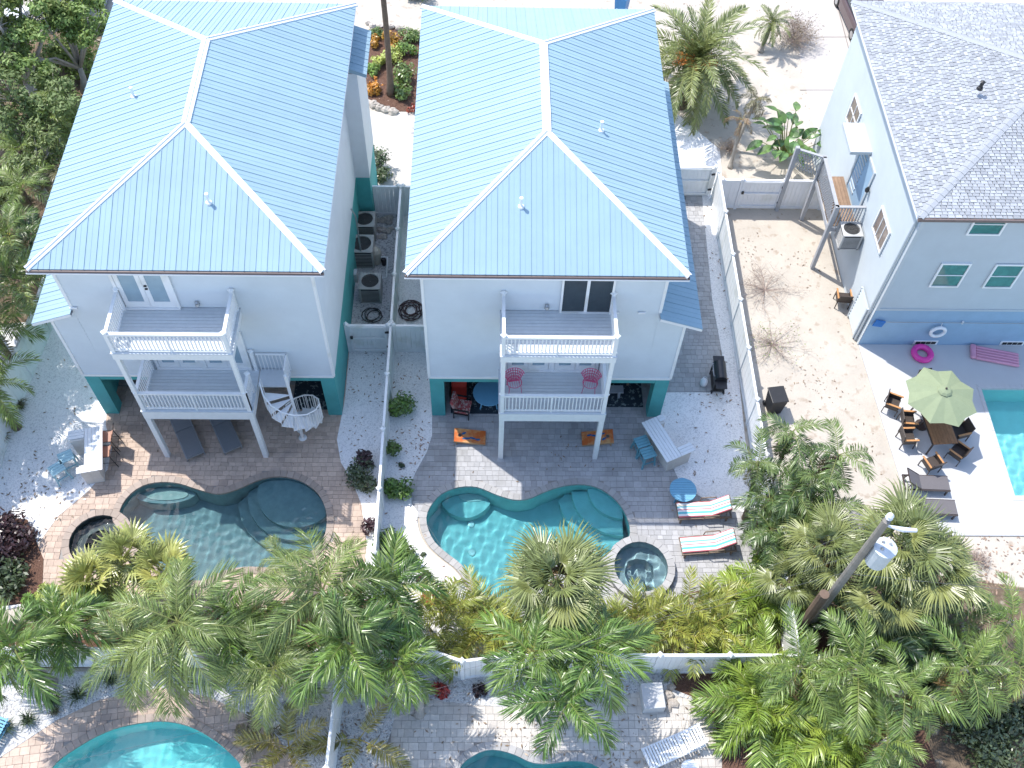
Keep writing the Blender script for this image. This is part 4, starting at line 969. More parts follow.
def lounger(label, p, rz, group, fm, cushion=None, sling=None, slats=None, back=.95, ang=38, arms=False):
    t = thing('sun_lounger', label, 'lounger', p, rz, group); L = 2.0; h = .32; xb = L/2-.72
    m = MB()
    for y in (-.33, .33): m.bar((-L/2, y, h), (L/2, y, h), .05, .07)
    for x in (-L/2+.03, xb, L/2-.03): m.bar((x, -.3, h), (x, .3, h), .05, .06)
    m.build('frame', fm, t)
    for x in (-L/2+.12, L/2-.18):
        for y in (-.33, .33): MB().box(x-.03, x+.03, y-.03, y+.03, 0, h-.036).build('leg', fm, t)
    a = rad(ang); M = Matrix.Translation((xb, 0, h+.05)) @ Matrix.Rotation(-a, 4, 'Y')
    if cushion:
        MB().box(-L/2+.02, xb-.01, -.3, .3, h+.04, h+.12).build('seat_cushion', cushion, t, bevel=.025); MB().box(.01, .8, -.3, .3, .0, .08, 0, M).build('back_cushion', cushion, t, bevel=.025)
        m = MB(); m.box(0, .8, -.31, .31, -.04, -.005, 0, M); m.build('backrest', fm, t)
    elif sling:
        MB().box(-L/2+.02, xb-.01, -.31, .31, h+.035, h+.055).build('seat_sling', sling, t); MB().box(.01, .82, -.31, .31, 0, .02, 0, M).build('back_sling', sling, t)
        m = MB(); m.box(0, .85, -.35, -.315, -.02, .03, 0, M); m.box(0, .85, .315, .35, -.02, .03, 0, M); m.box(.82, .85, -.315, .315, -.02, .02, 0, M); m.build('backrest_frame', fm, t)
    else:
        n = 13
        for i in range(n): x = -L/2+.03+i*(L/2+xb-.03)/n; MB().box(x, x+.065, -.33, .33, h+.036, h+.056).build('slat', slats, t)
        for i in range(8): MB().box(.02+i*.1, .085+i*.1, -.33, .33, 0, .02, 0, M).build('slat', slats, t)
        m = MB(); m.box(0, .82, -.3, -.26, -.04, -.002, 0, M); m.box(0, .82, .26, .3, -.04, -.002, 0, M); m.box(.3, .34, -.26, .26, -.04, -.003, 0, M); m.build('backrest_frame', fm, t)
    q = M @ Vector((.6, 0, -.02)); m = MB(); m.bar((q.x, -.25, q.z), (q.x+.05, -.25, h), .03); m.bar((q.x, .25, q.z), (q.x+.05, .25, h), .03); m.build('back_prop', fm, t)
    if arms:
        for y in (-.38, .38):
            MB().tube([(xb-.35, y, h), (xb-.33, y, h+.24), (xb+.2, y, h+.26), (xb+.3, y, h)], .025, 5).build('armrest', fm, t)
    return t
lounger('striped cushion sun lounger beside round blue table', G(702, 514), rad(3), 'striped loungers by the spa', brownw, cushion=striped, arms=True); lounger('striped cushion sun lounger nearest the spa and palms', G(706, 548), rad(5), 'striped loungers by the spa', brownw, cushion=striped, arms=True)
greys = mat('grey_mesh_sling', (.17, .175, .185), .8, .08, 20); greyf = mat('grey_aluminium', (.25, .26, .27), .4, .1, 6)
lounger('grey sling lounger under left balcony, nearer the bar', G(189, 440), rad(-62)+math.pi, 'grey loungers under the left balcony', greyf, sling=greys, ang=4); lounger('grey sling lounger under left balcony, nearer the spiral stairs', G(226, 434), rad(-62)+math.pi, 'grey loungers under the left balcony', greyf, sling=greys, ang=4)
brs = mat('charcoal_sling', (.13, .12, .125), .8, .1, 20); brf = mat('dark_bronze', (.06, .045, .04), .4)
lounger('dark sling lounger on white deck below the dining chairs', G(923, 487, .06), math.pi-.04, 'dark loungers on the white deck', brf, sling=brs, ang=35).scale = (.86, .92, 1); lounger('dark sling lounger half hidden by fan palm', G(930, 511, .06), math.pi-.04, 'dark loungers on the white deck', brf, sling=brs, ang=12).scale = (.86, .92, 1)
lounger('white slatted plastic lounger on cream pavers at bottom', G(672, 750), rad(22), None, whip, slats=whip, ang=22)
def round_table(name, label, p, r, h, material, slats=True):
    t = thing(name, label, 'table', p)
    if slats:
        n = int(2*r/.1)
        for i in range(n):
            y0 = -r+2*r*i/n+.004; y1 = -r+2*r*(i+1)/n-.004; ym_ = min(abs(y0), abs(y1)) if y0*y1 > 0 else 0; k = [math.sqrt(max(r*r-q*q, .0009)) for q in (y0, y1)]
            MB().prism([(-k[0], y0), (k[0], y0), (k[1], y1), (-k[1], y1)], h-.03, h).build('slat', material, t)
    else: MB().lathe([(r, h-.04), (r+.01, h-.02), (r, h)], 24).build('top', material, t)
    for a in (.8, 2.4, 3.9, 5.5): MB().bar((r*.5*math.cos(a), r*.5*math.sin(a), h-.03), (r*.75*math.cos(a), r*.75*math.sin(a), 0), .05).build('leg', material, t)
    return t
bluet = mat('blue_plastic_wood', (.14, .36, .52), .5, .06, 5)
round_table('side_table', 'round blue slatted table beside striped loungers', G(683, 490, .55)-Vector((0, 0, .52)), .5, .55, bluet)
round_table('side_table', 'small white side table at bottom edge below slatted lounger', G(688, 772), .28, .45, whip, False)
# --- barbecue grill
gt = thing('barbecue_grill', 'black barbecue grill cart on side path of middle house', 'grill', G(716, 384), rad(88))
m = MB()
for x in (-.45, .45):
    for y in (-.22, .22): m.box(x-.025, x+.025, y-.025, y+.025, .04, .85)
m.box(-.47, .47, -.24, .24, .18, .21); m.build('cart', black, gt); MB().box(-.42, .42, -.24, .24, .6, .86).build('firebox', black, gt, bevel=.02)
m = MB(); n = 8
for i in range(n):
    a, b = math.pi*i/n, math.pi*(i+1)/n; m.face([(-.42, .25*math.cos(a), .87+.24*math.sin(a)), (.42, .25*math.cos(a), .87+.24*math.sin(a)), (.42, .25*math.cos(b), .87+.24*math.sin(b)), (-.42, .25*math.cos(b), .87+.24*math.sin(b))])
for x in (-.42, .42): m.face([(x, .25*math.cos(math.pi*i/n), .87+.24*math.sin(math.pi*i/n)) for i in range(n+1)])
hd = m.build('hood', mat('black_enamel', (.025, .025, .028), .3, .1, 8), gt); MB().tube([(-.3, .25, 1.0), (-.3, .3, 1.02), (.3, .3, 1.02), (.3, .25, 1.0)], .014, 6).build('handle', steel, hd)
MB().box(.44, .78, -.22, .22, .82, .86).build('side_shelf', black, gt); MB().box(-.78, -.44, -.22, .22, .82, .86).build('side_shelf', black, gt)
for y in (-.25, .25): MB().tube([(-.45, y-.02, .09), (-.45, y+.02, .09)], .085, 12).build('wheel', black, gt)
pt = thing('propane_tank', 'white propane tank standing beside the black grill', 'gas tank', G(703, 385)); MB().lathe([(.1, .03), (.13, .05), (.15, .12), (.15, .3), (.1, .38), (.04, .4)], 14).build('cylinder', whip, pt, sm=True); MB().tube([(.09*math.cos(k*.6), .09*math.sin(k*.6), .46) for k in range(9)], .012, 5).build('collar', whip, pt)
def bin_(label, p, rz, material):
    bt = thing('wheelie_bin', label, 'bin', p, rz)
    m = MB(); b = [(-.24, -.27), (.24, -.27), (.24, .27), (-.24, .27)]; t_ = [(-.3, -.34), (.3, -.34), (.3, .34), (-.3, .34)]
    m.face([(x, y, .05) for x, y in b][::-1])
    for i in range(4): j = (i+1) % 4; m.face([(b[i][0], b[i][1], .05), (b[j][0], b[j][1], .05), (t_[j][0], t_[j][1], 1.0), (t_[i][0], t_[i][1], 1.0)])
    m.build('body', material, bt); MB().box(-.33, .33, -.37, .38, 1.0, 1.06).build('lid', material, bt, bevel=.02)
    for x in (-.27, .27): MB().tube([(x-.03, .28, .1), (x+.03, .28, .1)], .1, 12).build('wheel', black, bt)
    MB().box(-.25, .25, .385, .43, .93, .97).build('handle', material, bt)
bin_('black wheelie bin on sand beside white fence', G(772, 409), rad(8), black)
bin_('blue bin peeking over far eave of middle house', G(621, 12), rad(60), mat('blue_bin_plastic', (.04, .22, .5), .45))
# --- under the middle house
rug = mat('navy_leaf_rug', (.02, .035, .05), .9, .3, 6, c2=(.22, .27, .26), c2t=(.56, .6))
def rugthing(label, x0, x1, y0, y1): 
    o = MB().box(x0, x1, y0, y1, .04, .052).build('rug', rug); tag(o, label, 'rug'); return o
rugthing('dark leaf patterned rug under middle house, below red chair', -1.4, 1.4, 21.15, 24.2); rugthing('dark leaf patterned rug under middle house, below grey bench', 3.6, 6.2, 21.5, 24.4); rugthing('dark leaf patterned rug under left house by spiral stairs', -7.6, -6.2, 21.3, 24.0)
redm = mat('red_fabric', (.55, .05, .03), .8, .1, 5); plaid = mat('plaid_fabric', (.36, .07, .07), .85, .3, 12, c2=(.5, .4, .36), c2t=(.5, .56))
def armchair(label, p, rz, material, cat='chair', fm=black):
    t = thing('lounge_chair', label, cat, p, rz)
    MB().box(-.3, .3, -.3, .3, .32, .44).build('seat_cushion', material, t, bevel=.03); MB().cbox((0, .33, .68), (.6, .12, .6), 0, rad(-14)).build('back_cushion', material, t, bevel=.03)
    for x in (-.34, .34):
        MB().bar((x, -.3, .6), (x, .34, .62), .06, .04).build('armrest', fm, t)
        for y in (-.28, .3): MB().bar((x, y, 0), (x, y, .6), .04).build('leg', fm, t)
    MB().box(-.33, .33, -.3, .32, .27, .315).build('seat_frame', fm, t); return t
armchair('red cushioned chair in shade under middle house', G(459, 393, .4)-Vector((0, 0, .36)), 0, redm); armchair('plaid cushioned chair in front of red chair under middle house', G(463, 407, .4)-Vector((0, 0, .36)), rad(80), plaid)
round_table('round_table', 'round blue table on dark rug under middle house', G(489, 393, .7)-Vector((0, 0, .65)), .62, .7, bluet, False)
t = thing('dining_table', 'long dark table in shade under middle house', 'table', (4.7, 22.9, .053))
for i in range(6): MB().box(-1.1, 1.1, -.45+i*.15, -.45+i*.15+.14, .72, .76).build('plank', brownw, t)
for x in (-.95, .95):
    for y in (-.35, .35): MB().box(x-.04, x+.04, y-.04, y+.04, 0, .72).build('leg', brownw, t)
t = thing('bench', 'grey bench in front of dark table under middle house', 'bench', (4.55, 22.05, .053))
MB().box(-.85, .85, -.17, .17, .40, .45).build('seat', greyw, t)
for x in (-.7, .7): MB().box(x-.04, x+.04, -.14, .14, 0, .4).build('leg', greyw, t)
t = thing('sofa', 'dark blue outdoor sofa in shade under left house, left opening', 'sofa', (-12.7, 22.2, .034)); nav = mat('navy_fabric', (.03, .06, .1), .8)
MB().box(-.5, .5, -.4, .4, .1, .42).build('seat', nav, t, bevel=.03); MB().box(-.5, .5, .25, .4, .42, .85).build('backrest', nav, t, bevel=.03)
t = thing('storage_bench', 'brown wooden storage bench under left house behind spiral stairs', 'bench', (-7.0, 23.0, .053))
for i in range(5): MB().box(-.7, .7, -.35+i*.14, -.35+i*.14+.13, .46, .5).build('plank', mat('warm_wood', (.30, .16, .08), .6, .2, 6), t)
MB().box(-.66, .66, -.32, .32, .0, .455).build('box', MATS['warm_wood'], t)
# --- pink wire chairs on the lower balcony
pk = mat('pink_metal', (.62, .10, .22), .4)
def wirechair(label, p, rz):
    t = thing('wire_chair', label, 'chair', p, rz, 'pink wire balcony chairs'); m = MB()
    for i in range(11): a = -1.3+i*.26; m.tube([(.0, 0, .42), (.2*math.sin(a), .2*math.cos(a)*.6-.05, .43), (.36*math.sin(a), .3*math.cos(a), .8)], .016, 4)
    for rr_, z in ((.14, .425), (.22, .5), (.27, .6), (.32, .7), (.36, .8)): m.tube([(rr_*math.sin(-1.6+k*.32), rr_*.85*math.cos(-1.6+k*.32), z) for k in range(11)], .016, 4)
    m.build('wire_back', pk, t); s = MB(); s.tube([(.27*math.cos(k*.449), .25*math.sin(k*.449)-.06, .42) for k in range(14)], .014, 4, closed=True)
    for i in range(7): s.bar((-.24+i*.08, -.27, .42), (-.24+i*.08, .16, .42), .012)
    s.build('seat', pk, t)
    for x, y in ((-.2, -.25), (.2, -.25), (-.2, .12), (.2, .12)): MB().tube([(x, y, .42), (x*1.2, y*1.15, 0)], .012, 5).build('leg', pk, t)
wirechair('pink wire chair at left end of middle house lower balcony', (.98, 20.25, 3.3), rad(10)); wirechair('pink wire chair at right end of middle house lower balcony', (3.72, 20.25, 3.3), rad(-12))

# --- dining set on the white deck
wick = mat('dark_wicker', (.055, .042, .036), .6, .3, 40); wood = mat('teak', (.34, .16, .07), .5, .2, 6, ob=.3); arm = mat('oak_arm', (.50, .25, .10), .5, .15, 6)
def wicker(label, p, rz, group='wicker dining chairs'):
    t = thing('wicker_chair', label, 'chair', p, rz, group)
    MB().box(-.25, .25, -.25, .25, .38, .44).build('seat', wick, t); MB().cbox((0, .27, .64), (.54, .04, .52), 0, rad(-12)).build('backrest', wick, t)
    for x in (-.28, .28):
        MB().box(x-.02, x+.02, -.24, .26, .38, .63).build('side_panel', wick, t); MB().box(x-.035, x+.035, -.3, .26, .635, .66).build('armrest', arm, t)
        for y in (-.26, .27): MB().bar((x, y, 0), (x*.98, y, .4), .035).build('leg', brf, t)
    return t
for lab, px, py, a in (('wicker chair nearest the right house corner, apart from the table', 893, 403, 65), ('wicker chair upper of the two at left of teak table', 908, 420, 85), ('wicker chair lower of the two at left of teak table', 908, 437, 92), ('wicker chair turned at the near end of teak table', 932, 463, 200), ('wicker chair right of the near end of teak table', 958, 452, 225), ('wicker chair right of teak table, partly under umbrella', 960, 431, 285), ('wicker chair mostly hidden behind the green umbrella', 925, 382, 10)):
    wicker(lab, G(px, py, .5)-Vector((0, 0, .44)), rad(a))
wicker('wicker chair on sand against left wall of right house', G(843, 298, .4)-Vector((0, 0, .39)), rad(175), None)
t = thing('dining_table', 'teak dining table under green umbrella on white deck', 'table', (17.45, 20.45, .06), rad(4))
for i in range(8): MB().box(-.48+i*.12, -.48+i*.12+.112, -1.0, 1.0, .72, .75).build('plank', wood, t)
MB().box(-.49, .49, -.04, .04, .69, .718).build('cross_rail', brf, t); m = MB()
for x in (-.5, .5): m.bar((x, -1.0, .70), (x, 1.0, .70), .04, .05)
m.build('frame', brf, t)
for x in (-.46, .46):
    for y in (-.95, .95): MB().bar((x, y, .7), (x*1.1, y*1.06, 0), .05).build('leg', brf, t)
u = thing('patio_umbrella', 'sage green octagonal patio umbrella over teak table', 'umbrella', (17.12, 20.72, .06))
um = mat('sage_canvas', (.235, .28, .17), .85, .06, 4); ur, uz0, uz1 = 1.38, 2.1, 2.55
MB().lathe([(.26, 0), (.26, .06), (.05, .12), (.03, .3), (.025, 2.6), (.045, 2.66), (.01, 2.72)], 12).build('pole', brf, u)
for i in range(8):
    a, b = 2*math.pi*i/8+.25, 2*math.pi*(i+1)/8+.25; m = MB(); n = 5; am = (a+b)/2
    P = lambda an, k: ((1-.0)*ur*k*math.cos(an), ur*k*math.sin(an), uz1-(uz1-uz0)*(k**1.15))
    for j in range(n):
        k0, k1 = j/n+.0005, (j+1)/n; mid = lambda k: tuple(Vector(P(a, k)).lerp(Vector(P(b, k)), .5)+Vector((-.1*k*math.cos(am), -.1*k*math.sin(am), -.02*k)))
        m.face([P(a, k0), P(a, k1), mid(k1), mid(k0)]); m.face([mid(k0), mid(k1), P(b, k1), P(b, k0)])
    q0, q1 = P(a, 1), P(b, 1); m.face([q0, (q0[0], q0[1], q0[2]-.12), (q1[0], q1[1], q1[2]-.12), q1]) if False else None
    m.build('canopy_panel', um, u)
    MB().bar((P(a, .02)[0], P(a, .02)[1], uz1-.03), (P(a, .98)[0], P(a, .98)[1], uz0-.01), .02).build('rib', brf, u)
m = MB(); m.lathe([(.28, uz1-.04), (.2, uz1+.03), (.02, uz1+.09)], 8); m.build('top_vent', um, u)
# --- inflatables
def ring(name, label, p, r0, r1, material, rot=(0, 0, 0)):
    m = MB(); m.tube([(r0*math.cos(k*.2618), r0*math.sin(k*.2618), 0) for k in range(24)], r1, 10, closed=True); o = m.build(name, material, sm=True); o.location = p; o.rotation_euler = rot; return o
tag(ring('swim_ring', 'bright pink inflatable ring on white deck by the wall', G(922, 354, .15)+Vector((0, 0, .04)), .34, .13, mat('pink_vinyl', (.75, .06, .35), .25, .05)), 'bright pink inflatable ring on white deck by the wall', 'swim ring')
lr = thing('life_ring', 'white life ring hung on the blue wall', 'life ring', (18.3, 24.5, 1.15)); o = ring('ring', '', (0, 0, 0), .28, .07, white, (rad(90), 0, 0)); o.parent = lr; MB().tube([(0, .06, .55), (0, .0, .3)], .012, 5).build('rope', white, lr)
t = thing('air_mattress', 'pale pink air mattress lying on white deck', 'air mattress', G(993, 357, .06), rad(-13)); pv = mat('pale_pink_vinyl', (.66, .30, .40), .35, .05)
for i in range(5): m = MB(); m.tube([(-.75, -.28+i*.14, .09), (-.7, -.28+i*.14, .09), (.95, -.28+i*.14, .09), (1.0, -.28+i*.14, .09)], [.04, .07, .07, .04], 8); m.build('air_tube', pv, t, sm=True)
MB().cbox((-.85, 0, .12), (.22, .7, .16)).build('pillow', pv, t, bevel=.05)
t = thing('pool_net', 'pool skimmer net with long pole hung on blue wall', 'pool net', (17.6, 24.56, 1.7)); MB().tube([(-1.6, 0, 0), (4.6, 0, -.02)], .016, 6).build('pole', steel, t)
m = MB(); m.cbox((-1.85, 0, -.1), (.4, .05, .35), 0, 0, .2); m.build('net', mat('blue_mesh', (.03, .18, .5), .7), t); MB().box(1.5, 1.56, .0, .06, -.1, .05).build('hook', white, t)
# --- behind the rear fence: weathered slat bench; blue chair corner at the bottom left
t = thing('slatted_bench', 'weathered brown slatted bench against inside of rear fence', 'bench', G(681, 649, .5)-Vector((0, 0, .46)), rad(2))
for i in range(8): MB().cbox((-.9+i*.24, 0, .5), (.15, .6, .03), rad(-14)).build('slat', mat('weathered_grey_wood', (.22, .19, .165), .8, .2, 8), t)
for x in (-.8, .7): MB().box(x-.04, x+.04, -.2, .2, 0, .48).build('leg', MATS['weathered_grey_wood'], t)
lounger('blue plastic lounger corner at bottom left edge', G(-14, 752), rad(70), None, bluet, slats=bluet, ang=10)

# ------------------------------------------------------------------ utility pole
up = thing('utility_pole', 'leaning looking wooden utility pole with grey transformer among fan palms', 'utility pole', G(805, 630)); base = G(805, 630); pw = mat('weathered_pole', (.23, .21, .185), .85, .25, 3, bump=.4, bsc=20)
MB().tube([(base.x, base.y, 0), (base.x, base.y, 4.5), (base.x, base.y, 8.6)], [.16, .135, .11], 12).build('pole', pw, up, world=True)
xf = Vector((base.x+.42, base.y-.15, 6.2))
MB().lathe([(.24, 0), (.32, .04), (.32, .9), (.34, .92), (.34, .96), (.12, 1.04)], 16, xf).build('transformer', mat('transformer_grey', (.52, .56, .60), .4), up, world=True)
for a in (.5, 2.0, 3.6): MB().lathe([(.04, 0), (.06, .05), (.035, .08), (.06, .12), (.03, .2)], 8, xf+Vector((.15*math.cos(a), .15*math.sin(a), .9))).build('bushing', steel, up, world=True)
MB().tube([(base.x, base.y, 8.55), (base.x, base.y, 9.0)], .03, 6).build('pin', steel, up, world=True); MB().lathe([(.05, 0), (.11, .06), (.07, .12), (.1, .18), (.04, .26)], 10, (base.x, base.y, 8.75)).build('insulator', mat('porcelain', (.6, .64, .7), .3), up, world=True)
MB().tube([(base.x+.1, base.y, 8.3), (base.x+.55, base.y-.1, 8.25), (base.x+.95, base.y-.1, 8.2)], [.03, .08, .06], 8).build('arrester', MATS['porcelain'], up, world=True)
sb_ = G(793, 637); MB().tube([(sb_.x, sb_.y, .0), (sb_.x, sb_.y, 3.9)], .16, 10).build('stub_pole', mat('brown_pole', (.15, .10, .07), .85, .3, 3), up, world=True)
wirem = mat('wire_grey', (.14, .14, .15), .5)
def wire(label, p, q, sag, r=.017):
    p, q = Vector(p), Vector(q); n = 16; tag(MB().tube([p.lerp(q, i/n)+Vector((0, 0, -4*sag*(i/n)*(1-i/n))) for i in range(n+1)], r, 5).build('overhead_wire', wirem), label, 'wire')
for lab, z0, px, py, z1, r in (('thin overhead wire from the top of the utility pole going left', 8.85, 150, 812, 8.2, .003), ('overhead cable from below the transformer going left', 6.5, 60, 800, 6.0, .003), ('lowest overhead cable leaving the pole toward the left', 5.0, -60, 790, 5.0, .0035)):
    wire(lab, (base.x-.1, base.y, z0), G(px, py, z1), .5, r)
wire('overhead cable leaving the pole toward the right edge', (base.x+.12, base.y, 4.9), (40, 10.5, 5.2), .8, .005)

# ------------------------------------------------------------------ vehicles at the street edge
tyre = mat('tyre_rubber', (.02, .02, .02), .8); chrome = mat('wheel_alloy', (.5, .5, .5), .35, metal=.8)
def car(name, label, cat, p, rz, paint, L=4.6, W=1.85, Hh=1.5, van=False):
    t = thing(name, label, cat, p, rz); hb = .62*Hh
    def loft(sections, nm, mt):
        m = MB(); n = len(sections[0]); 
        for s in sections: m.v += s
        for i in range(len(sections)-1):
            for j in range(n): m.f.append((i*n+j, i*n+(j+1) % n, (i+1)*n+(j+1) % n, (i+1)*n+j)); m.m.append(0)
        m.f.append(tuple(range(n))[::-1]); m.m.append(0); m.f.append(tuple((len(sections)-1)*n+j for j in range(n))); m.m.append(0); return m.build(nm, mt, t, sm=False, bevel=.03)
    def sec(x, w, z0, z1): return [(x, -w, z0), (x, w, z0), (x, w, z1*.75), (x, w*.93, z1), (x, -w*.93, z1), (x, -w, z1*.75)]
    w = W/2
    loft([sec(-L/2, w*.86, .32, hb*.8), sec(-L/2+.25, w, .24, hb*.98), sec(L*.18, w, .22, hb), sec(L/2-.5, w*.97, .24, hb*.88), sec(L/2, w*.82, .34, hb*.68)], 'body', paint)
    x0, x1 = (-L/2+.1, L*.3) if van else (-L*.40, L*.24)
    def cs_(x, w_, z): return [(x, -w_, hb-.03), (x, w_, hb-.03), (x, w_*.98, z-.02), (x, -w_*.98, z-.02)]
    loft([cs_(x0, w*.84, hb+.04), cs_(x0+.45, w*.86, Hh), cs_(x1-.75, w*.86, Hh), cs_(x1, w*.84, hb+.02)], 'cabin_glass', glass); MB().box(x0+.42, x1-.72, -w*.8, w*.8, Hh-.03, Hh+.02).build('roof', paint, t, bevel=.02)
    for x in (-L*.31, L*.31):
        for y in (-w+.08, w-.08): wh = MB().tube([(x, y-.1, .33), (x, y+.1, .33)], .33, 16).build('wheel', tyre, t); MB().tube([(x, y-.105, .33), (x, y+.105, .33)], .2, 12).build('rim', chrome, wh)
    for y in (-w*.6, w*.6): MB().cbox((L/2-.1, y, hb*.66), (.12, .35, .14)).build('headlight', white, t); MB().cbox((-L/2+.05, y*1.15, hb*.75), (.1, .22, .2)).build('tail_light', redm, t)
    return t
car('parked_van', 'grey van with long shadow at top left behind trees', 'van', G(91, 2), rad(90), mat('grey_car_paint', (.25, .28, .32), .3, coat=.6), 4.8, 1.95, 1.9, True)
car('parked_car', 'dark car seen beside the roof edge of right house', 'car', G(859, 22), rad(95), mat('maroon_car_paint', (.06, .03, .035), .3, coat=.6))
car('parked_car', 'white car glimpsed between trees at left edge', 'car', G(-3, 42), rad(70), mat('white_car_paint', (.7, .7, .7), .3, coat=.6))
# ------------------------------------------------------------------ vegetation
def feather(name, mats, nl=40, ll=.34, bend=75, droop=.35, vee=.25, wl=.022, pet=.12, seed=0, f0=15, f1=55, rag=.15, cl=0., rr=.011, base=.6):
    """pinnate frond of unit length along +x: tapering stalk plus leaflets, each a bent blade"""
    q = random.Random(seed); m = MB(); n = 9; pts = []; p = Vector((0, 0, 0)); a = 0.
    for i in range(n+1):
        pts.append(p.copy()); s = i/n; a = -rad(bend)*(s**1.3); p = p+Vector((math.cos(a), 0, math.sin(a)))/n
    m.tube(pts, [rr*(1-.85*i/n) for i in range(n+1)], 4, 1)
    def at_(s):
        k = min(s*n, n-1e-6); i = int(k); f = k-i; t = (pts[i+1]-pts[i]).normalized(); return pts[i].lerp(pts[i+1], f), t
    for i in range(nl):
        s0 = pet+(1-pet)*(i+.5)/nl
        for sg in (-1, 1):
            s = min(.999, max(pet, s0+q.uniform(-.4, .4)*(1-pet)/nl)); P, t = at_(s); nn = Vector((-t.z, 0, t.x))
            u = (s-pet)/(1-pet); L = ll*(base+(1-base)*math.sin(math.pi*min(1, u*1.6)*.5))*(1-.62*max(0, (u-.55)/.45)**1.4)*q.uniform(1-rag, 1+rag)
            f = rad(f0+(f1-f0)*u+q.uniform(-9, 9)); v = vee+q.uniform(-.18, .18)+cl*q.choice((-1, 0, 1))
            d = (Vector((0, sg, 0))*math.cos(f)+t*math.sin(f)+nn*v).normalized(); dr = droop*q.uniform(.6, 1.4)
            wv = d.cross(nn).normalized()*wl*(.8+.3*(1-u)); tw = nn*wl*q.uniform(-.7, .7)
            M1 = P+d*L*.45+Vector((0, 0, -dr*L*.14)); T = P+d*L*.93+Vector((0, 0, -dr*L*.75))
            b = len(m.v); m.v += [tuple(P-wv*.35), tuple(P+wv*.35), tuple(M1+wv+tw), tuple(M1-wv-tw), tuple(T)]
            m.f += [(b, b+1, b+2, b+3), (b+3, b+2, b+4)]; m.m += [0, 0]
    return m.mesh(name, mats)
def fan(name, mats, n=34, pet=.5, spread=150, droop=.35, seed=0, wl=.030, split=.45, cup=.15):
    """palmate frond: long stalk, then blades that radiate and hang at the tips (unit length along +x)"""
    q = random.Random(seed); m = MB(); hub = Vector((pet, 0, -.03))
    m.tube([(0, 0, 0), (pet*.5, 0, .015), tuple(hub)], [.012, .009, .007], 4, 1)
    for i in range(n):
        a = rad(-spread+2*spread*(i+.5)/n+q.uniform(-2, 2)); L = (1-pet)*(.72+.28*math.cos(a*.55))*q.uniform(.9, 1.08)
        d = Vector((math.cos(a), math.sin(a), cup*abs(math.sin(a))+.05)).normalized(); sd = Vector((-math.sin(a), math.cos(a), 0)); w = wl*L/(1-pet)*1.1
        m1 = hub+d*L*split; dz = droop*q.uniform(.5, 1.4); m2 = hub+d*L*.75+Vector((0, 0, -dz*L*.16)); T = hub+d*L*.97+Vector((0, 0, -dz*L*.5))
        up = Vector((0, 0, .012)); b = len(m.v)
        m.v += [tuple(hub), tuple(m1+sd*w), tuple(m1+up), tuple(m1-sd*w), tuple(m2+sd*w*.55), tuple(m2+up*.5), tuple(m2-sd*w*.55), tuple(T)]
        m.f += [(b, b+1, b+2), (b, b+2, b+3), (b+1, b+4, b+5, b+2), (b+2, b+5, b+6, b+3), (b+4, b+7, b+5), (b+5, b+7, b+6)]; m.m += [0]*6
    return m.mesh(name, mats)
stalk = mat('frond_stalk', (.20, .22, .07), .6); ystalk = mat('yellow_stalk', (.38, .30, .08), .6); bark = mat('palm_bark', (.30, .27, .23), .9, .25, 5, bump=.5, bsc=18); gbark = mat('grey_bark', (.34, .31, .28), .9, .2, 4, bump=.4, bsc=12); dbark = mat('dark_bark', (.14, .10, .075), .9, .3, 6, bump=.8, bsc=18)
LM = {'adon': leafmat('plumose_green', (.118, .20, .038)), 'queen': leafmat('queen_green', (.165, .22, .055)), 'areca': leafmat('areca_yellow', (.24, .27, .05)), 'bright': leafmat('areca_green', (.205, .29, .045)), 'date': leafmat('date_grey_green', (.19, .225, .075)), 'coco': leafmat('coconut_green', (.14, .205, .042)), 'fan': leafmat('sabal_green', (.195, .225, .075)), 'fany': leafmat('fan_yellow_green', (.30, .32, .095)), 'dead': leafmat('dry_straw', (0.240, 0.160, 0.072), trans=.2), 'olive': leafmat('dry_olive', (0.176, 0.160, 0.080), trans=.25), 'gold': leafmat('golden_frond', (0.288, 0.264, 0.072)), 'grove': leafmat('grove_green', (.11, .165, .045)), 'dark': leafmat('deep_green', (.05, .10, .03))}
FR = {}
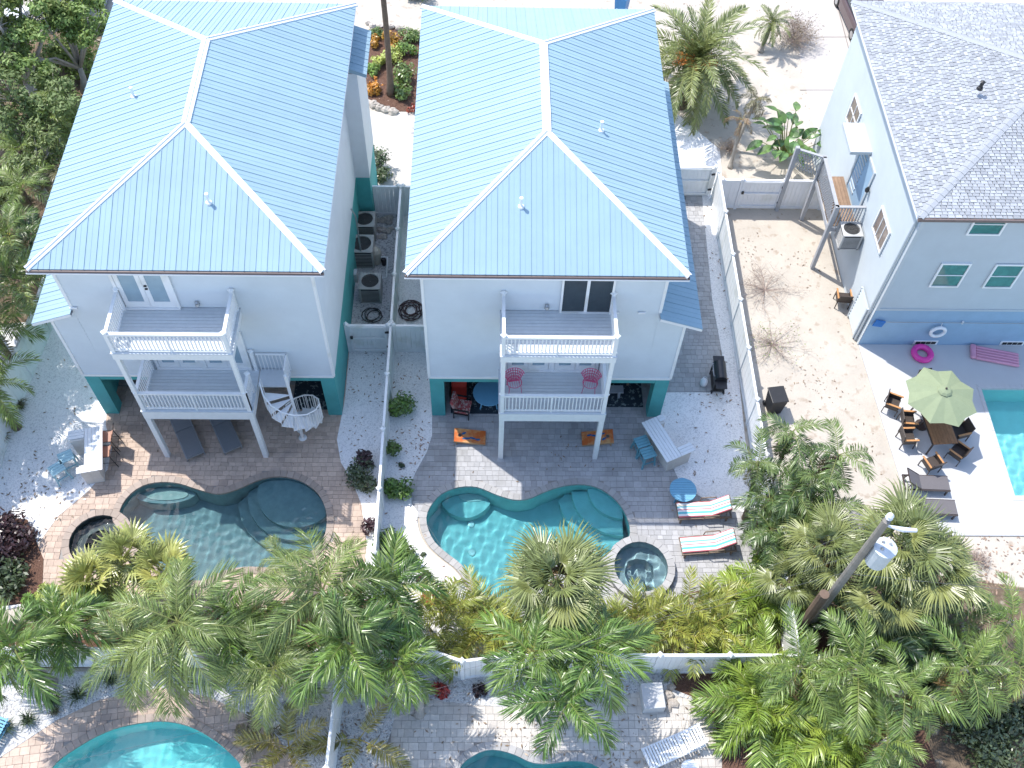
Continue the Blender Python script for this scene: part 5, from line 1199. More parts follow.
for k in range(5):
    for nm, kw in (('adon', dict(nl=50, ll=.36, bend=98, droop=.7, vee=.5, wl=.0112, cl=.38, f0=25, f1=60)), ('queen', dict(nl=74, ll=.31, bend=92, droop=.85, vee=.22, wl=.006, cl=.25, f0=20, f1=55)), ('areca', dict(nl=30, ll=.32, bend=70, droop=.35, vee=.42, wl=.0125, pet=.2)), ('bright', dict(nl=34, ll=.33, bend=82, droop=.4, vee=.42, wl=.013, pet=.18)), ('date', dict(nl=60, ll=.19, bend=72, droop=.2, vee=.3, wl=.008, pet=.08, f0=30, f1=60)), ('coco', dict(nl=40, ll=.29, bend=88, droop=.6, vee=.42, wl=.0096, pet=.15)), ('dead', dict(nl=30, ll=.26, bend=110, droop=.9, vee=-.1, wl=.009, pet=.15, cl=.3)), ('olive', dict(nl=34, ll=.30, bend=95, droop=.6, vee=.1, wl=.013, pet=.15, cl=.2)), ('gold', dict(nl=32, ll=.28, bend=60, droop=.25, vee=.3, wl=.014, pet=.22)), ('grove', dict(nl=36, ll=.33, bend=95, droop=.65, vee=.25, wl=.0125)), ('dark', dict(nl=40, ll=.3, bend=80, droop=.4, vee=.2, wl=.016))):
        FR.setdefault(nm, []).append(feather('frond', [LM[nm], ystalk if nm in ('areca', 'gold', 'dead') else stalk], seed=k*11+len(nm), **kw))
    FR.setdefault('fan', []).append(fan('frond', [LM['fan'], stalk], droop=1.0, seed=k, n=40, wl=.017, spread=125, pet=.46, split=.35)); FR.setdefault('fany', []).append(fan('frond', [LM['fany'], stalk], n=20, droop=.3, seed=k+5, wl=.034, pet=.42, spread=140)); FR.setdefault('fandead', []).append(fan('frond', [LM['dead'], stalk], droop=1.1, seed=k+9, n=24))
def trunk_path(p0, p1, bend, n=7):
    p0, p1 = Vector(p0), Vector(p1); side = Vector((bend[0], bend[1], 0)); return [p0.lerp(p1, i/n)+side*math.sin(math.pi*i/n) for i in range(n+1)]
def crown(t, top, kind, n, L, e0=78, e1=-25, seed=0, old=0, oldkind='dead', lvar=.15):
    q = random.Random(seed); az = q.uniform(0, 6.28)
    for i in range(n):
        f = i/max(1, n-1); el = e0+(e1-e0)*(f**.9)+q.uniform(-8, 8); az += 2.39996+q.uniform(-.25, .25); l = L*q.uniform(1-lvar, 1+lvar)*(.75+.25*min(1, f*3))
        put(q.choice(FR[kind]), 'frond', t, False, top, (q.uniform(-.35, .35), -rad(el), az), l)
    for i in range(old):
        az += 2.4; put(q.choice(FR[oldkind]), 'dry_frond', t, False, top-Vector((0, 0, .1)), (q.uniform(-.5, .5), rad(q.uniform(25, 75)), az), L*q.uniform(.6, .85))
def palm(label, px, py, h, kind, n, L, lean=(0, 0), bend=(0, 0), tr=(.13, .09), seed=0, e0=78, e1=-25, old=0, oldkind='dead', bk=None, name='palm_tree', cat='palm tree', group=None, shaft=False, lvar=.15):
    P = G(px, py, h); base = Vector((P.x+lean[0], P.y+lean[1], 0)); t = thing(name, label, cat, base, 0, group); top = Vector((-lean[0], -lean[1], h))
    path = trunk_path((0, 0, 0), top, bend); n_ = len(path)-1
    if h > .35:
        pts = []; rs_ = []
        for i in range(n_*4+1):
            k = i/4; a = min(int(k), n_-1); p = path[a].lerp(path[a+1], k-a); s = i/(n_*4); pts.append(p); rs_.append((tr[0]*(1-s)+tr[1]*s)*(1+.07*(i % 2))*(1+.5*max(0, .12-s)/.12))
        MB().tube(pts, rs_, 9).build('trunk', bk or bark, t, sm=True)
        if shaft: MB().tube([top-Vector((0, 0, .55)), top-Vector((0, 0, .2)), top+Vector((0, 0, .12))], [tr[1]*1.1, tr[1]*1.2, tr[1]*.6], 9).build('crownshaft', mat('green_crownshaft', (.25, .32, .13), .5), t, sm=True)
    crown(t, top, kind, n, L, e0, e1, seed, old, oldkind, lvar); return t
def clump(label, px, py, kind, stems, n, L, r=.35, h=.3, seed=0, e0=82, e1=15, group=None, z=0., old=0, cat='palm', name='clumping_palm', hv=.5):
    q = random.Random(seed); P = G(px, py, z); P.z = 0; t = thing(name, label, cat, P, 0, group)
    for s in range(stems):
        a = q.uniform(0, 6.28); d = r*math.sqrt(q.random()); b = Vector((d*math.cos(a), d*math.sin(a), 0)); hh = h*q.uniform(1-hv, 1+hv); top = b+Vector((d*.5*math.cos(a), d*.5*math.sin(a), hh))
        MB().tube([b, b.lerp(top, .5), top], [.05, .04, .03], 6).build('stem', stalk, t)
        crown(t, top, kind, n, L, e0, e1, seed*7+s, old if s == 0 else 0)
    return t
def leaves(m, c, rx, ry, rz, n, size, q, shell=.55):
    for _ in range(n):
        v = Vector((q.gauss(0, 1), q.gauss(0, 1), q.gauss(0, 1))).normalized()*(shell+(1-shell)*q.random()); p = Vector(c)+Vector((v.x*rx, v.y*ry, v.z*rz))
        nrm = (v+Vector((q.gauss(0, .5), q.gauss(0, .5), q.gauss(.5, .5)))).normalized(); a = nrm.orthogonal().normalized(); a.rotate(Matrix.Rotation(q.uniform(0, 6.28), 3, nrm)); b = nrm.cross(a); s = size*q.uniform(.6, 1.3)
        m.face([p-a*s, p-b*s*.42, p+a*s, p+b*s*.42])
def shrub(label, px, py, r, h, lm, n=500, size=.09, seed=0, group=None, z=0., name='shrub', cat='shrub', lobes=6, flower=None, nf=0):
    q = random.Random(seed); P = G(px, py, z); P.z = 0; t = thing(name, label, cat, P, 0, group)
    m = MB(); st = MB()
    for i in range(lobes):
        a = q.uniform(0, 6.28); d = r*.55*math.sqrt(q.random()); c = Vector((d*math.cos(a), d*math.sin(a), h*q.uniform(.35, .75))); rr_ = r*q.uniform(.4, .62)
        leaves(m, c, rr_, rr_, min(rr_, h*.4), n//lobes, size, q); st.tube([(d*.2*math.cos(a), d*.2*math.sin(a), 0), tuple(c*.6), tuple(c)], [.025, .018, .008], 5)
    m.build('foliage', lm, t); st.build('stem', gbark, t)
    if flower:
        f = MB()
        for i in range(nf):
            a = q.uniform(0, 6.28); d = r*.85*math.sqrt(q.random()); leaves(f, (d*math.cos(a), d*math.sin(a), h*q.uniform(.75, .98)), .07, .07, .06, 10, size*.7, q)
        f.build('flowers', flower, t)
    return t
def tree(label, base, h, blobs, lm, n, size, seed=0, tr=.2, bk=None, group=None, name='broadleaf_tree', sparse=.35):
    """trunk, forking limbs to every leaf mass; blobs are (dx, dy, z, r)"""
    q = random.Random(seed); t = thing(name, label, 'tree', base, 0, group); fork = Vector((q.uniform(-.2, .2), q.uniform(-.2, .2), h*.3)); st = MB()
    st.tube([(0, 0, 0), tuple(fork*.5+Vector((.08, .05, 0))), tuple(fork)], [tr*1.25, tr, tr*.85], 8); m = MB()
    tot = sum(b[3]**2 for b in blobs)
    for dx, dy, z, r in blobs:
        c = Vector((dx, dy, z)); mid = fork.lerp(c, .5)+Vector((q.uniform(-.3, .3), q.uniform(-.3, .3), .2)); st.tube([tuple(fork-Vector((0, 0, .1))), tuple(mid), tuple(c)], [tr*.6, tr*.38, tr*.15], 6)
        k = 9; cnt = int(n*r*r/tot)
        for i in range(k):
            v = Vector((q.gauss(0, 1), q.gauss(0, 1), q.gauss(0, .8))).normalized()*r*q.uniform(.45, .95); e = c+v
            st.tube([tuple(mid.lerp(c, .6)), tuple(e)], [tr*.16, tr*.05], 4); rr_ = r*q.uniform(.28, .5); leaves(m, e, rr_, rr_, rr_*.7, cnt//k, size, q, sparse)
    st.build('trunk', bk or gbark, t, sm=True); m.build('crown', lm, t); return t

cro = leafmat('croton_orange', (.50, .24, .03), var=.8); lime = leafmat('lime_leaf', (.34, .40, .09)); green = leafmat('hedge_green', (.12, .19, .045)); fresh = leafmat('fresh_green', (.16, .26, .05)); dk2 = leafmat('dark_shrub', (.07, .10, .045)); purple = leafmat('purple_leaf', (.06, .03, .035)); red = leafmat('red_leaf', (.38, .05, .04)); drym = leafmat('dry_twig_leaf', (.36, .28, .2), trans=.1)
# --- fan palms
palm('tall fan palm with brown dry skirt in front of teal pool', 556, 583, 4.6, 'fan', 27, 1.95, tr=(.2, .19), seed=3, e1=-40, old=8, oldkind='fandead', bk=dbark)
palm('yellow green fan palm beside dark spa, nearest the pool', 128, 556, 2.4, 'fany', 14, 1.35, seed=4, e1=-20)
palm('yellow green fan palm between dark spa and rear fence', 93, 580, 2.2, 'fany', 14, 1.3, seed=5, e1=-20)
palm('yellow green fan palm overhanging dark pool edge', 160, 570, 2.5, 'fany', 14, 1.3, seed=6, e1=-20)
palm('yellowish fan palm low below the dark spa', 116, 612, 1.7, 'fany', 12, 1.2, seed=7, e1=-20, old=3)
palm('big fan palm directly right of the utility pole', 898, 545, 4.0, 'fan', 21, 2.05, seed=8, e1=-45, old=3, oldkind='fandead', tr=(.2, .18), bk=dbark)
palm('fan palm right of pole, nearest the white deck', 932, 568, 3.6, 'fan', 18, 1.9, seed=9, e1=-45, old=4, oldkind='fandead', tr=(.2, .18), bk=dbark)
palm('fan palm left of the utility pole top', 826, 548, 3.2, 'fan', 17, 1.6, seed=10, e1=-35, old=2, oldkind='fandead', bk=dbark)
palm('fan palm at foot of the utility pole, left side', 790, 580, 2.0, 'fan', 14, 1.3, seed=11, e1=-35, old=3, oldkind='fandead', bk=dbark)
palm('fan palm just below the transformer', 885, 596, 2.9, 'fan', 16, 1.6, seed=12, e1=-40, old=4, oldkind='fandead', bk=dbark)
# --- plumose palms along the rear fence
A = dict(kind='adon', bk=gbark, shaft=True, e0=70, e1=-32)
def ad(label, px, py, h, L, n=15, **k): d = dict(A); d.update(k); kind = d.pop('kind'); return palm(label, px, py, h, kind, n, L*.97, **d)
ad('dense green palm at left edge above bottom left pool', 14, 648, 3.4, 2.0, 18, seed=20)
ad('plumose palm with pale heart left of the fence corner', 232, 628, 3.8, 1.9, 14, seed=21)
ad('plumose palm with curved grey trunk at fence corner', 345, 643, 4.6, 2.0, 15, seed=22, lean=(1.0, -.4), bend=(.35, 0))
ad('plumose palm behind fence corner, close to long fence', 388, 588, 4.2, 1.9, 15, seed=23, lean=(.3, -.6), bend=(-.2, 0))
ad('lower plumose palm right of fence corner over shell bed', 397, 664, 3.6, 1.75, 13, seed=24, lean=(.5, -.5), bend=(.3, 0))
ad('plumose palm left below the tall fan palm', 532, 655, 4.6, 1.9, 13, seed=25, lean=(.5, -.1))
ad('plumose palm right below the tall fan palm', 592, 650, 4.6, 1.9, 13, seed=26, lean=(-.3, -.1))
ad('plumose palm hanging lowest over cream pavers', 569, 702, 4.4, 1.8, 12, seed=27, lean=(.2, .6), bend=(.2, 0))
Q = dict(kind='queen', bk=gbark, e0=66, e1=-25)
def qu(label, px, py, h, L, n=14, **k): d = dict(Q); d.update(k); kind = d.pop('kind'); return palm(label, px, py, h, kind, n, L*.97, **d)
qu('feathery palm with long arching fronds over dark pool', 178, 622, 5.0, 2.7, 15, seed=30)
qu('feathery palm with long fronds left of the long fence', 322, 592, 5.0, 2.5, 15, seed=31)
qu('feathery palm low in front of white rear fence', 140, 650, 4.0, 2.1, 13, seed=32)
qu('feathery dark palm above bottom left pool right end', 275, 668, 4.2, 2.1, 14, seed=33)
qu('small feathery palm top rising in front of dark pool steps', 282, 560, 2.3, 1.2, 11, seed=34)
ad('dense palm behind left rear fence beside shell bed', 60, 625, 2.8, 1.7, 14, seed=35)
ad('plumose palm between the two feathery palms at rear fence', 262, 640, 3.6, 1.8, 13, seed=38); qu('feathery palm behind long fence end', 360, 612, 3.8, 1.9, 12, seed=39)
# --- yellow palms at the bottom
clump('golden young palm with few fronds beside lower white fence', 362, 742, 'gold', 1, 4, 1.9, .05, .5, seed=40, e0=60, e1=20, old=2)
clump('yellow green young palm right of bottom left pool', 292, 752, 'gold', 1, 9, 1.6, .1, .5, seed=41, e0=75, e1=20)
clump('reddish fronded low palm beside bottom left pool', 262, 738, 'olive', 1, 6, 1.0, .1, .3, seed=42)
# --- areca hedge behind the teal pool
for i, (px, py, kd, st, L, lab) in enumerate([(440, 632, 'areca', 4, 1.5, 'yellow green areca clump nearest the long fence behind teal pool'), (475, 634, 'areca', 5, 1.6, 'yellow green areca clump left of the tall fan palm'), (505, 640, 'areca', 4, 1.4, 'short areca clump touching the tall fan palm on its left'), (618, 628, 'areca', 4, 1.4, 'yellow areca clump right below the raised spa'), (652, 630, 'areca', 5, 1.5, 'yellow areca clump above the white rear fence post'), (690, 626, 'areca', 5, 1.5, 'yellow areca clump over the weathered bench'), (722, 634, 'areca', 4, 1.4, 'yellow green areca clump right of weathered bench'), (752, 600, 'bright', 5, 1.4, 'bright green areca clump at end of the striped loungers'), (760, 612, 'bright', 5, 1.6, 'bright green areca clump left of brown stub pole'), (770, 566, 'bright', 4, 1.2, 'green areca clump beside second striped lounger'), (590, 640, 'areca', 3, 1.3, 'small areca clump under the tall fan palm right side')]):
    clump(lab, px, py, kd, max(2, st-1), 6, L*1.05, .5, .5, seed=50+i, e0=80, e1=5, group='areca hedge clumps', old=1 if i % 3 == 0 else 0)
# --- neighbours' palms, bottom right
clump('bright green areca on mulch right of white block', 757, 712, 'bright', 6, 8, 2.0, .4, .9, seed=70, e0=80, e1=-5)
clump('bright green areca close behind white rear fence', 742, 672, 'bright', 4, 6, 1.6, .35, .6, seed=71, e0=78, e1=0)
clump('light green areca at bottom edge right of mulch bed', 806, 752, 'bright', 6, 7, 2.0, .5, .9, seed=72, e0=80, e1=-5, old=2)
clump('grey green areca at bottom edge, middle of three', 852, 772, 'bright', 5, 7, 1.9, .5, .8, seed=73, e0=80, e1=-5, old=2)
def co(label, px, py, h, L, n=12, **k): return palm(label, px, py, h, 'coco', n-1, L*.92, **dict(dict(bk=gbark, e0=72, e1=-30, tr=(.14, .1)), **k))
co('broad fronded palm below foot of the utility pole', 800, 668, 3.2, 2.1, 13, seed=74, old=2)
co('broad fronded palm in shade right of pole foot', 858, 668, 3.4, 2.2, 13, seed=75, old=2)
co('broad fronded palm with dry fronds at right middle bottom', 905, 690, 3.4, 2.1, 12, seed=76, old=4)
co('broad fronded palm near right edge above dark shrubs', 968, 668, 3.4, 2.1, 12, seed=77, old=4)
co('broad fronded palm cut by right edge, lower one', 1018, 668, 3.2, 2.1, 12, seed=78, old=3)
co('broad fronded palm cut by right edge, upper one', 1012, 622, 3.0, 1.9, 12, seed=79, old=2)
co('broad fronded palm between fan palms and right edge', 965, 625, 2.6, 1.7, 11, seed=80, old=3)
co('broad fronded palm at bottom edge right of areca', 888, 740, 2.8, 2.0, 12, seed=81, old=2)
palm('dark broad palm below the transformer', 878, 642, 2.2, 'dark', 12, 1.8, seed=82, bk=dbark)
palm('dark broad palm behind pole foot', 850, 628, 1.6, 'dark', 10, 1.5, seed=83, bk=dbark)
palm('dark low palm in shade at right bottom', 932, 652, 1.8, 'dark', 12, 1.7, seed=84, bk=dbark)
# --- sparse palms on the sandy strip
def ol(label, px, py, h, L, n=10, **k): return palm(label, px, py, h, 'grove', n, L*1.05, **dict(dict(bk=dbark, e0=70, e1=-40, tr=(.09, .06), old=5, oldkind='olive'), **k))
ol('thin sparse palm at top of the sandy strip grove', 792, 432, 3.8, 1.5, 9, seed=90, lean=(-.3, -.9))
ol('thin sparse palm with drooping right frond on sandy strip', 838, 455, 3.6, 1.6, 8, seed=91, lean=(-.9, -.9))
ol('thin palm close to right white fence, left of grove', 758, 462, 3.4, 1.3, 9, seed=92, lean=(.2, -.5))
ol('thin palm in middle of the sandy grove', 795, 490, 3.0, 1.5, 10, seed=93, lean=(0, -.5))
ol('thin palm right of grove middle, brown lower fronds', 832, 505, 2.8, 1.4, 9, seed=94)
ol('short dense palm at left foot of the grove', 772, 530, 2.6, 1.3, 10, seed=95)
ol('short palm with olive fronds above brown stub pole', 790, 545, 2.4, 1.4, 11, seed=96)
ol('thin palm leaning over sand in grove middle right', 815, 478, 3.2, 1.3, 9, seed=97, lean=(-.4, -.6)); ol('thin palm between the fan palm and right white fence', 770, 500, 2.8, 1.4, 10, seed=98); ol('low bushy palm filling the grove below thin palms', 808, 530, 2.0, 1.4, 12, seed=99); shrub('dry olive undergrowth shrub in sandy grove', 800, 515, 1.1, 1.3, LM['olive'], 900, .1, 285); shrub('dark undergrowth shrub between loungers and grove', 768, 540, .9, 1.2, dk2, 900, .1, 286)
# --- street side
dp = palm('large date palm with orange fruit stalks beside middle house roof', 697, 60, 2.7, 'date', 44, 3.5, tr=(.36, .32), seed=100, e0=85, e1=-38, lean=(-.4, .1), bk=dbark, old=3)
q = random.Random(5); m = MB(); top = Vector((.4, -.1, 2.75))
for i in range(26):
    a = q.uniform(0, 6.28); d1 = Vector((math.cos(a), math.sin(a), q.uniform(.1, .5))); e = top+d1*q.uniform(.6, 1.2); m.tube([tuple(top), tuple(top+d1*.4+Vector((0, 0, .12))), tuple(e)], .012, 4); leaves(m, e, .2, .2, .2, 26, .06, q)
m.build('fruit_stalks', leafmat('orange_fruit', (.50, .20, .03)), dp)
palm('small date palm on sand beside driveway', 772, 22, 1.5, 'date', 24, 1.25, tr=(.12, .1), seed=101, e1=-40, lean=(-.3, -.4))
palm('thin palm with spiky top between date palm and gate', 756, 100, 2.6, 'olive', 10, .9, tr=(.09, .07), seed=102, lean=(-.6, -.6), old=3)
palm('bare leaning palm stem with sparse dry top near gate', 742, 120, 2.2, 'dead', 7, .8, tr=(.09, .07), seed=103, lean=(-.2, -.8))
def bigleaf(label, px, py, n, L, seed, lm):
    q = random.Random(seed); P = G(px, py); t = thing('bird_of_paradise', label, 'plant', P); a = 0
    me = MB(); k = 8
    for i in range(k):
        s0, s1 = i/k, (i+1)/k; w0, w1 = .30*math.sin(math.pi*min(.98, s0*.93+.05)), .30*math.sin(math.pi*min(.98, s1*.93+.05)); c = lambda s: (s, -.45*s*s)
        (x0, z0), (x1, z1) = c(s0), c(s1); me.face([(x0, 0, z0), (x1, 0, z1), (x1, w1, z1+.08), (x0, w0, z0+.08)]); me.face([(x0, -w0, z0+.08), (x1, -w1, z1+.08), (x1, 0, z1), (x0, 0, z0)])
    blade = me.mesh('leaf', lm)
    for i in range(n):
        a += 2.4; el = q.uniform(.5, 1.35); h = q.uniform(.8, 2.3); tip = Vector((math.cos(a)*h*math.cos(el)*.8, math.sin(a)*h*math.cos(el)*.8, h*math.sin(el)+.2)); MB().tube([(.1*math.cos(a), .1*math.sin(a), 0), tuple(tip*.5+Vector((0, 0, .1))), tuple(tip)], [.035, .025, .015], 5).build('leaf_stalk', stalk, t)
        put(blade, 'leaf', t, False, tip, (q.uniform(-.4, .4), -rad(q.uniform(-10, 50)), a+q.uniform(-.4, .4)), L*q.uniform(.7, 1.15))
    return t
glossy = leafmat('banana_green', (.09, .17, .045)); bigleaf('bird of paradise plant with broad paddle leaves behind white fence', 783, 158, 34, .75, 1, glossy)
tall = palm('tall slim palm trunk rising between the two blue roofs', 372.0, -90.4, 9.5, 'queen', 14, 2.6, tr=(.15, .10), seed=104, lean=(.1, -.3), bend=(.1, 0), bk=dbark, old=2)
for i, (px, py, r, h, lm, lab) in enumerate([(376, 36, .5, .5, green, 'round green shrub at street end of flower bed'), (391, 44, .5, .7, cro, 'orange croton shrub right of slim palm trunk'), (374, 46, .4, .6, cro, 'orange croton shrub at left rim of flower bed'), (389, 52, .3, .4, cro, 'small orange shrub in middle of flower bed'), (396, 60, .7, .7, lime, 'lime yellow shrub beside slim palm trunk'), (380, 66, .5, .6, lime, 'lime shrub left of slim palm trunk'), (411, 40, .7, .6, green, 'green shrub at right rim of flower bed'), (408, 54, .6, .7, fresh, 'fresh green shrub below green rim shrub in bed'), (372, 74, .5, .5, fresh, 'fresh green shrub at left of flower bed'), (404, 80, .85, .9, green, 'largest green shrub at right of flower bed'), (402, 96, .6, .6, green, 'green shrub at the lower right of flower bed'), (374, 92, .55, .6, cro, 'orange and green croton at lower left of flower bed'), (378, 168, .75, 1.5, dk2, 'loose dark shrub between houses at street fence'), (382, 180, .6, .8, dk2, 'dark shrub against slatted street fence')]):
    shrub(lab, px, py, r, h, lm, int(420*r/.5), .09, seed=200+i, flower=cro if 'orange' in lab and 'green' in lab else None, nf=6)
shrub('small red plant at lower end of flower bed', 412, 112, .3, .35, red, 150, .08, 215)
# shrubs along the long fence
for i, (px, py, r, h, lm, lab) in enumerate([(399, 410, .72, .9, fresh, 'largest round shrub on shell strip right of long fence'), (392, 451, .5, .75, green, 'upright green shrub second along shell strip'), (396, 496, .75, .7, fresh, 'bright lime shrub third along shell strip'), (394, 545, .7, .8, green, 'green shrub lowest along shell strip'), (402, 468, .18, .2, dk2, 'tiny dark plant between shrubs on shell strip'), (363, 483, .8, .8, dk2, 'dark bushy shrub left of long fence on shell'), (366, 461, .5, .8, purple, 'purple leaved shrub left of long fence'), (372, 530, .4, .5, purple, 'purple shrub at edge of dark pool patio'), (424, 577, .3, .3, purple, 'purple red plant on white shell near teal pool'), (430, 600, .35, .35, red, 'reddish plant low beside areca clump'), (408, 560, .5, .6, green, 'green shrub near fence below lowest strip shrub'), (447, 595, .12, .12, fresh, 'tiny green tuft on white shell nearest pool'), (452, 603, .15, .15, fresh, 'tiny green tuft on white shell, lower of two'), (424, 555, .13, .15, dk2, 'tiny tuft on white shell left of pool'), (441, 690, .35, .35, red, 'dark red bromeliad behind angled fence corner'), (479, 693, .3, .3, purple, 'dark bromeliad right of angled fence corner')]):
    shrub(lab, px, py, r, h, lm, max(60, int(520*(r/.5)**1.3)), .085 if r > .25 else .05, seed=230+i)
shrub('yellow lime shrub below dark spa, left one', 58, 596, .8, .9, lime, 900, .13, 290); shrub('yellow lime shrub between dense left palm and fan palms', 84, 606, .7, .8, lime, 800, .13, 291); shrub('golden green shrub in front of fan palms by spa', 40, 606, .6, .7, fresh, 700, .12, 292)
# grass tufts in the neighbour's shell bed and plants at the left
for i, (px, py, r, lab) in enumerate([(55, 703, .42, 'dark grass tuft nearest left of neighbour shell bed'), (80, 697, .42, 'dark grass tuft in middle of neighbour shell bed'), (30, 722, .35, 'dark grass tuft lower left in neighbour shell bed'), (8, 730, .4, 'dry grass tuft at left edge of neighbour shell bed'), (112, 682, .35, 'dark grass tuft right of middle in neighbour shell bed'), (56, 712, .2, 'small grass tuft below nearest left tuft'), (22, 408, .35, 'dry grass tuft beside left board fence'), (5, 440, .35, 'dry grass tuft lower beside left board fence')]):
    q = random.Random(i); P = G(px, py); t = tag(bpy.data.objects.new('grass_tuft', None), lab, 'grass tuft', 'grass tufts'); bpy.data.objects.remove(t)
    m = MB()
    for _ in range(110):
        a = q.uniform(0, 6.28); l = r*q.uniform(.7, 1.5); b = Vector((.08*q.uniform(-1, 1), .08*q.uniform(-1, 1), .045)); o2 = Vector((math.cos(a), math.sin(a), 0)); s = Vector((-math.sin(a), math.cos(a), 0))*.012; e = q.uniform(.3, 1.)
        m1 = b+o2*l*.45*e+Vector((0, 0, l*.6)); T = b+o2*l*e+Vector((0, 0, l*.45)); m.face([b-s, b+s, m1+s, m1-s]); m.face([m1-s, m1+s, T])
    o = m.build('grass_tuft', dk2 if i < 5 else LM['olive']); o.location = P; tag(o, lab, 'grass tuft', 'grass tufts')
shrub('dark purple shrub mass at left edge below shell bed', 12, 545, 1.2, .9, purple, 1500, .1, 260, lobes=10); shrub('dark shrub in shade below purple mass at left edge', 5, 585, 1.1, .8, dk2, 1300, .1, 261, lobes=9)
for i, (px, py, lab) in enumerate([(965, 728, 'dark leafy shrub at bottom right in shade'), (1010, 722, 'dark leafy shrub at right edge bottom'), (930, 700, 'dark leafy shrub below broad palms'), (985, 758, 'dark leafy shrub at bottom right edge')]): shrub(lab, px, py, 1.2, 1.0, dk2, 1500, .1, 270+i, lobes=10)
shrub('green shrub under the fan palms right of pole', 935, 610, 1.0, 1.0, green, 1200, .1, 280); shrub('green shrub filling gap under sandy grove', 770, 575, 1.1, 1.1, green, 1300, .1, 281); shrub('leafy shrub under broad palms below pole', 845, 690, 1.3, 1.0, green, 1500, .11, 282); shrub('leafy shrub at left of broad palms below pole', 790, 700, 1.0, .9, dk2, 1200, .1, 283)
# bare dry bushes on the sand
def drybush(label, px, py, r, h, seed, n=60, lf=0, lm=None):
    q = random.Random(seed); t = thing('dry_bush', label, 'bush', G(px, py)); m = MB(); f = MB()
    for i in range(n):
        a = q.uniform(0, 6.28); e = q.uniform(.15, 1.2); d = Vector((math.cos(a)*math.cos(e), math.sin(a)*math.cos(e), math.sin(e)*h/r)); l = r*q.uniform(.5, 1.); p1 = d*l*.45+Vector((q.uniform(-.1, .1), q.uniform(-.1, .1), .05)); p2 = d*l
        m.tube([(0, 0, 0), tuple(p1), tuple(p2)], [.012, .008, .003], 4)
        for _ in range(7):
            b = p1.lerp(p2, q.random()); e2 = b+Vector((q.uniform(-1, 1), q.uniform(-1, 1), q.uniform(-.2, .8)))*r*.28; m.tube([tuple(b), tuple(e2)], [.006, .002], 3)
            if lf: leaves(f, e2, .06, .06, .06, lf, .04, q)
    m.build('twigs', mat('dry_twig', (.42, .33, .28), .9), t)
    if lf: f.build('foliage', lm or drym, t)
    return t
drybush('bare reddish dry bush upper on sandy strip by fence', 765, 290, 2.0, .6, 1, 34); drybush('dry bush with few green leaves lower on sandy strip', 772, 345, 1.8, .5, 2, 30, 1, fresh); drybush('pale dry bush beside driveway behind small date palm', 795, 42, 1.6, 1.6, 3, 110, 3); drybush('dry bush near date palm foot at gate', 728, 150, .8, .7, 4, 40, 2); drybush('dry bush at right foot of fan palms by deck', 975, 560, .7, .6, 5, 40)
# --- trees beyond the left house
B = lambda seed, n, R0, z0, z1, r: (lambda q: [(q.uniform(-R0, R0), q.uniform(-R0, R0), q.uniform(z0, z1), r*q.uniform(.75, 1.2)) for _ in range(n)])(random.Random(seed))
tg = leafmat('mangrove_green', (.19, .26, .06), var=.6, ob=0, rough=.65); tg2 = leafmat('buttonwood_green', (.15, .20, .06), var=.6, ob=0, rough=.65)
pale = mat('pale_bark', (.44, .40, .37), .85, .15, 5)
tree('leafy green tree with pale forked limbs at top left', G(42, 112), 5.5, [(-.6, .8, 5.0, 1.3), (.9, 1.6, 4.6, 1.4), (-1.6, 2.2, 6.2, 1.4), (1.8, 2.6, 4.4, 1.3), (.2, 3.2, 5.6, 1.4), (-2.4, .6, 5.4, 1.2)], tg, 9000, .12, 1, .22, pale)
tree('bright green tree touching far corner of left roof', G(84, 92), 4.6, B(2, 9, 1.9, 2.6, 4.6, 1.3), tg, 8000, .12, 2, .15)
tree('darker green tree at left edge below pale limbed tree', G(8, 120), 4.5, B(3, 5, 1.6, 2.8, 4.4, 1.2), tg2, 4200, .12, 3, .16)
tree('dark tree along left eave, midway', G(62, 150), 3.8, B(4, 7, 1.3, 2.2, 3.6, 1.1), tg2, 5200, .11, 4, .14)
tree('dark tree beside left eave above small fence', G(48, 205), 3.2, B(5, 5, 1.1, 1.8, 3.0, .95), tg2, 3200, .11, 5, .13)
tree('leafy tree at top left corner by the white car', G(10, 65), 5., B(6, 6, 1.8, 3.2, 5., 1.3), tg, 5000, .12, 6, .18)
tree('tall tree beyond left edge shading the shell bed', Vector((-20.4, 25.0, 0)), 8.5, B(7, 8, 2.4, 5.5, 8.6, 1.35), tg2, 10000, .15, 7, .25)
tree('tree beyond left edge shading the white bar', Vector((-20.9, 21.4, 0)), 7.5, B(8, 7, 2.0, 5.0, 7.6, 1.35), tg2, 9000, .15, 8, .22)
tree('tree beyond left edge shading the pale teal stools', Vector((-20.6, 22.9, 0)), 7.4, B(10, 10, 2.0, 4.8, 7.4, 1.35), tg2, 11000, .15, 10, .22)
tree('tree beyond left edge shading the dark spa', Vector((-21.0, 17.0, 0)), 6.5, B(9, 6, 1.8, 4.2, 6.6, 1.3), tg2, 7500, .15, 9, .2)
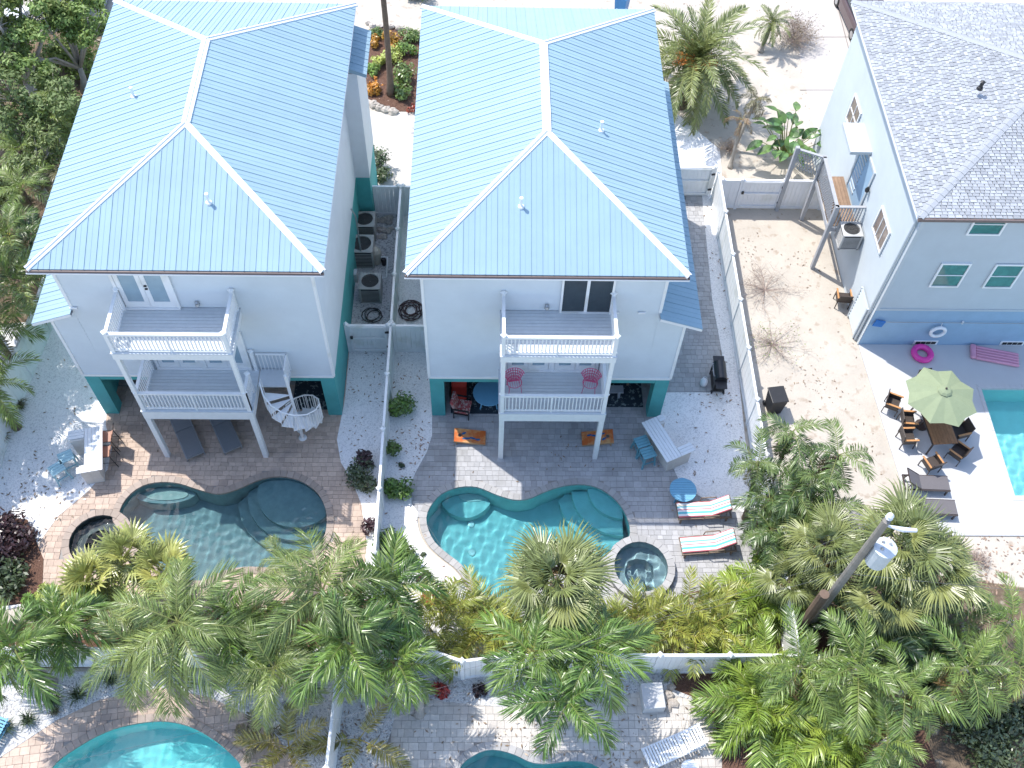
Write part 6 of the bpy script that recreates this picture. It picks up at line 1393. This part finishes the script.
for i, (px, py, h, kd, n, L, lab) in enumerate([(22, 190, 2.6, 'coco', 13, 1.7, 'green fronded palm at left edge, upper'), (46, 118, 2.8, 'coco', 12, 1.4, 'grey green palm among trees at top left'), (8, 236, 2.8, 'coco', 13, 1.9, 'green palm at left edge beside eave'), (14, 285, 3.0, 'coco', 13, 1.9, 'green palm overhanging left board fence'), (-8, 330, 3.2, 'coco', 13, 2.0, 'palm with fronds reaching over fence at left edge'), (-14, 385, 3.0, 'coco', 12, 1.9, 'palm mostly beyond left edge, lower one'), (60, 178, 2.2, 'olive', 11, 1.4, 'dry olive palm against left eave'), (34, 235, 2.0, 'dark', 11, 1.5, 'dark palm at eave corner of left house'), (20, 150, 2.2, 'coco', 12, 1.5, 'green palm below pale limbed tree')]):
    palm(lab, px, py, h, kd, n, L, seed=300+i, bk=dbark, old=2, oldkind='olive')
shrub('green shrub with yellow flowers at left fence corner', 22, 262, 1.0, 1.6, green, 1300, .1, 320, flower=leafmat('yellow_flower', (.6, .45, .02)), nf=14); shrub('dense green undergrowth shrub at far left', 5, 205, 1.2, 1.2, tg2, 1400, .11, 321); shrub('undergrowth shrub below trees at left', 36, 165, 1.1, 1.2, tg2, 1400, .11, 322); shrub('bushy undergrowth shrub below bright tree at top left', 78, 70, 1.5, 1.6, tg, 2600, .11, 324); shrub('dense shrub beneath pale limbed tree', 50, 84, 1.4, 1.5, tg2, 2400, .11, 325); shrub('undergrowth shrub beside eave near trees', 70, 125, 1.1, 1.2, tg, 1400, .11, 323)
shrub('shrub on street side at top beyond middle roof left corner', 418, -2, .9, .9, green, 900, .1, 330); shrub('dark shrub on street side beside date palm foot', 688, 60, .9, .9, green, 900, .1, 331)

# --- fallen leaves on the ground: too many and too small to count
def litter(name, outline, n, z, lm, size=.05, seed=0, avoid=()):
    q = random.Random(seed); xs = [p[0] for p in outline]; ys = [p[1] for p in outline]; m = MB(); k = 0
    cl = [(q.uniform(min(xs), max(xs)), q.uniform(min(ys), max(ys))) for _ in range(max(4, n//60))]
    while k < n:
        if q.random() < .6: c = q.choice(cl); x, y = q.gauss(c[0], .5), q.gauss(c[1], .5)
        else: x, y = q.uniform(min(xs), max(xs)), q.uniform(min(ys), max(ys))
        k += 1
        if not inside(x, y, outline) or any(inside(x, y, h) for h in avoid): continue
        a = q.uniform(0, 6.28); s = size*q.uniform(.5, 1.8); d = Vector((math.cos(a), math.sin(a), q.uniform(-.1, .25)))*s; e = Vector((-math.sin(a), math.cos(a), q.uniform(-.2, .2)))*s*.35; p = Vector((x, y, z+s*.3)); m.face([p-d, p-e, p+d, p+e])
    stuff(m.build(name, lm))
brownl = leafmat('fallen_leaf', (.24, .17, .11), trans=.05); AV = [offset(h, .05) for h in HOLES]
litter('sand_leaf_litter', GL([(735, 210), (812, 205), (850, 330), (905, 530), (800, 560), (760, 420)]), 350, .005, brownl, .04, 1)
litter('east_shell_litter', GL([(702, 200), (716, 200), (745, 440), (757, 500), (700, 495), (664, 440), (668, 396), (724, 394)]), 260, .05, brownl, .05, 2)
litter('middle_shell_litter', GL([(392, 345), (428, 345), (430, 440), (410, 490), (430, 540), (480, 610), (380, 610)]), 260, .05, brownl, .05, 3, AV)
litter('west_shell_litter', GL([(0, 340), (60, 330), (105, 420), (108, 470), (40, 545), (0, 560)]), 420, .05, brownl, .05, 4)
litter('gate_strip_litter', GL([(352, 350), (386, 345), (377, 520), (366, 520), (340, 450)]), 130, .05, brownl, .045, 5)
litter('grey_patio_litter', GL([(436, 420), (660, 420), (680, 480), (740, 520), (730, 600), (500, 620), (412, 500)]), 150, .037, brownl, .045, 6, [offset(h, .35) for h in HOLES])
litter('tan_patio_litter', GL([(108, 418), (340, 418), (370, 540), (340, 600), (60, 620), (40, 560), (108, 470)]), 220, .037, brownl, .045, 7, [offset(h, .35) for h in HOLES])
litter('street_sand_litter', GL([(680, 0), (790, 0), (815, 150), (820, 175), (690, 165)]), 250, .006, brownl, .04, 8)
litter('neighbour_litter', GL([(340, 675), (690, 672), (730, 760), (340, 790)]), 500, .054, brownl, .05, 9, AV)
litter('deck_edge_litter', GL([(905, 530), (1024, 538), (1024, 600), (930, 600)]), 260, .006, brownl, .05, 10)
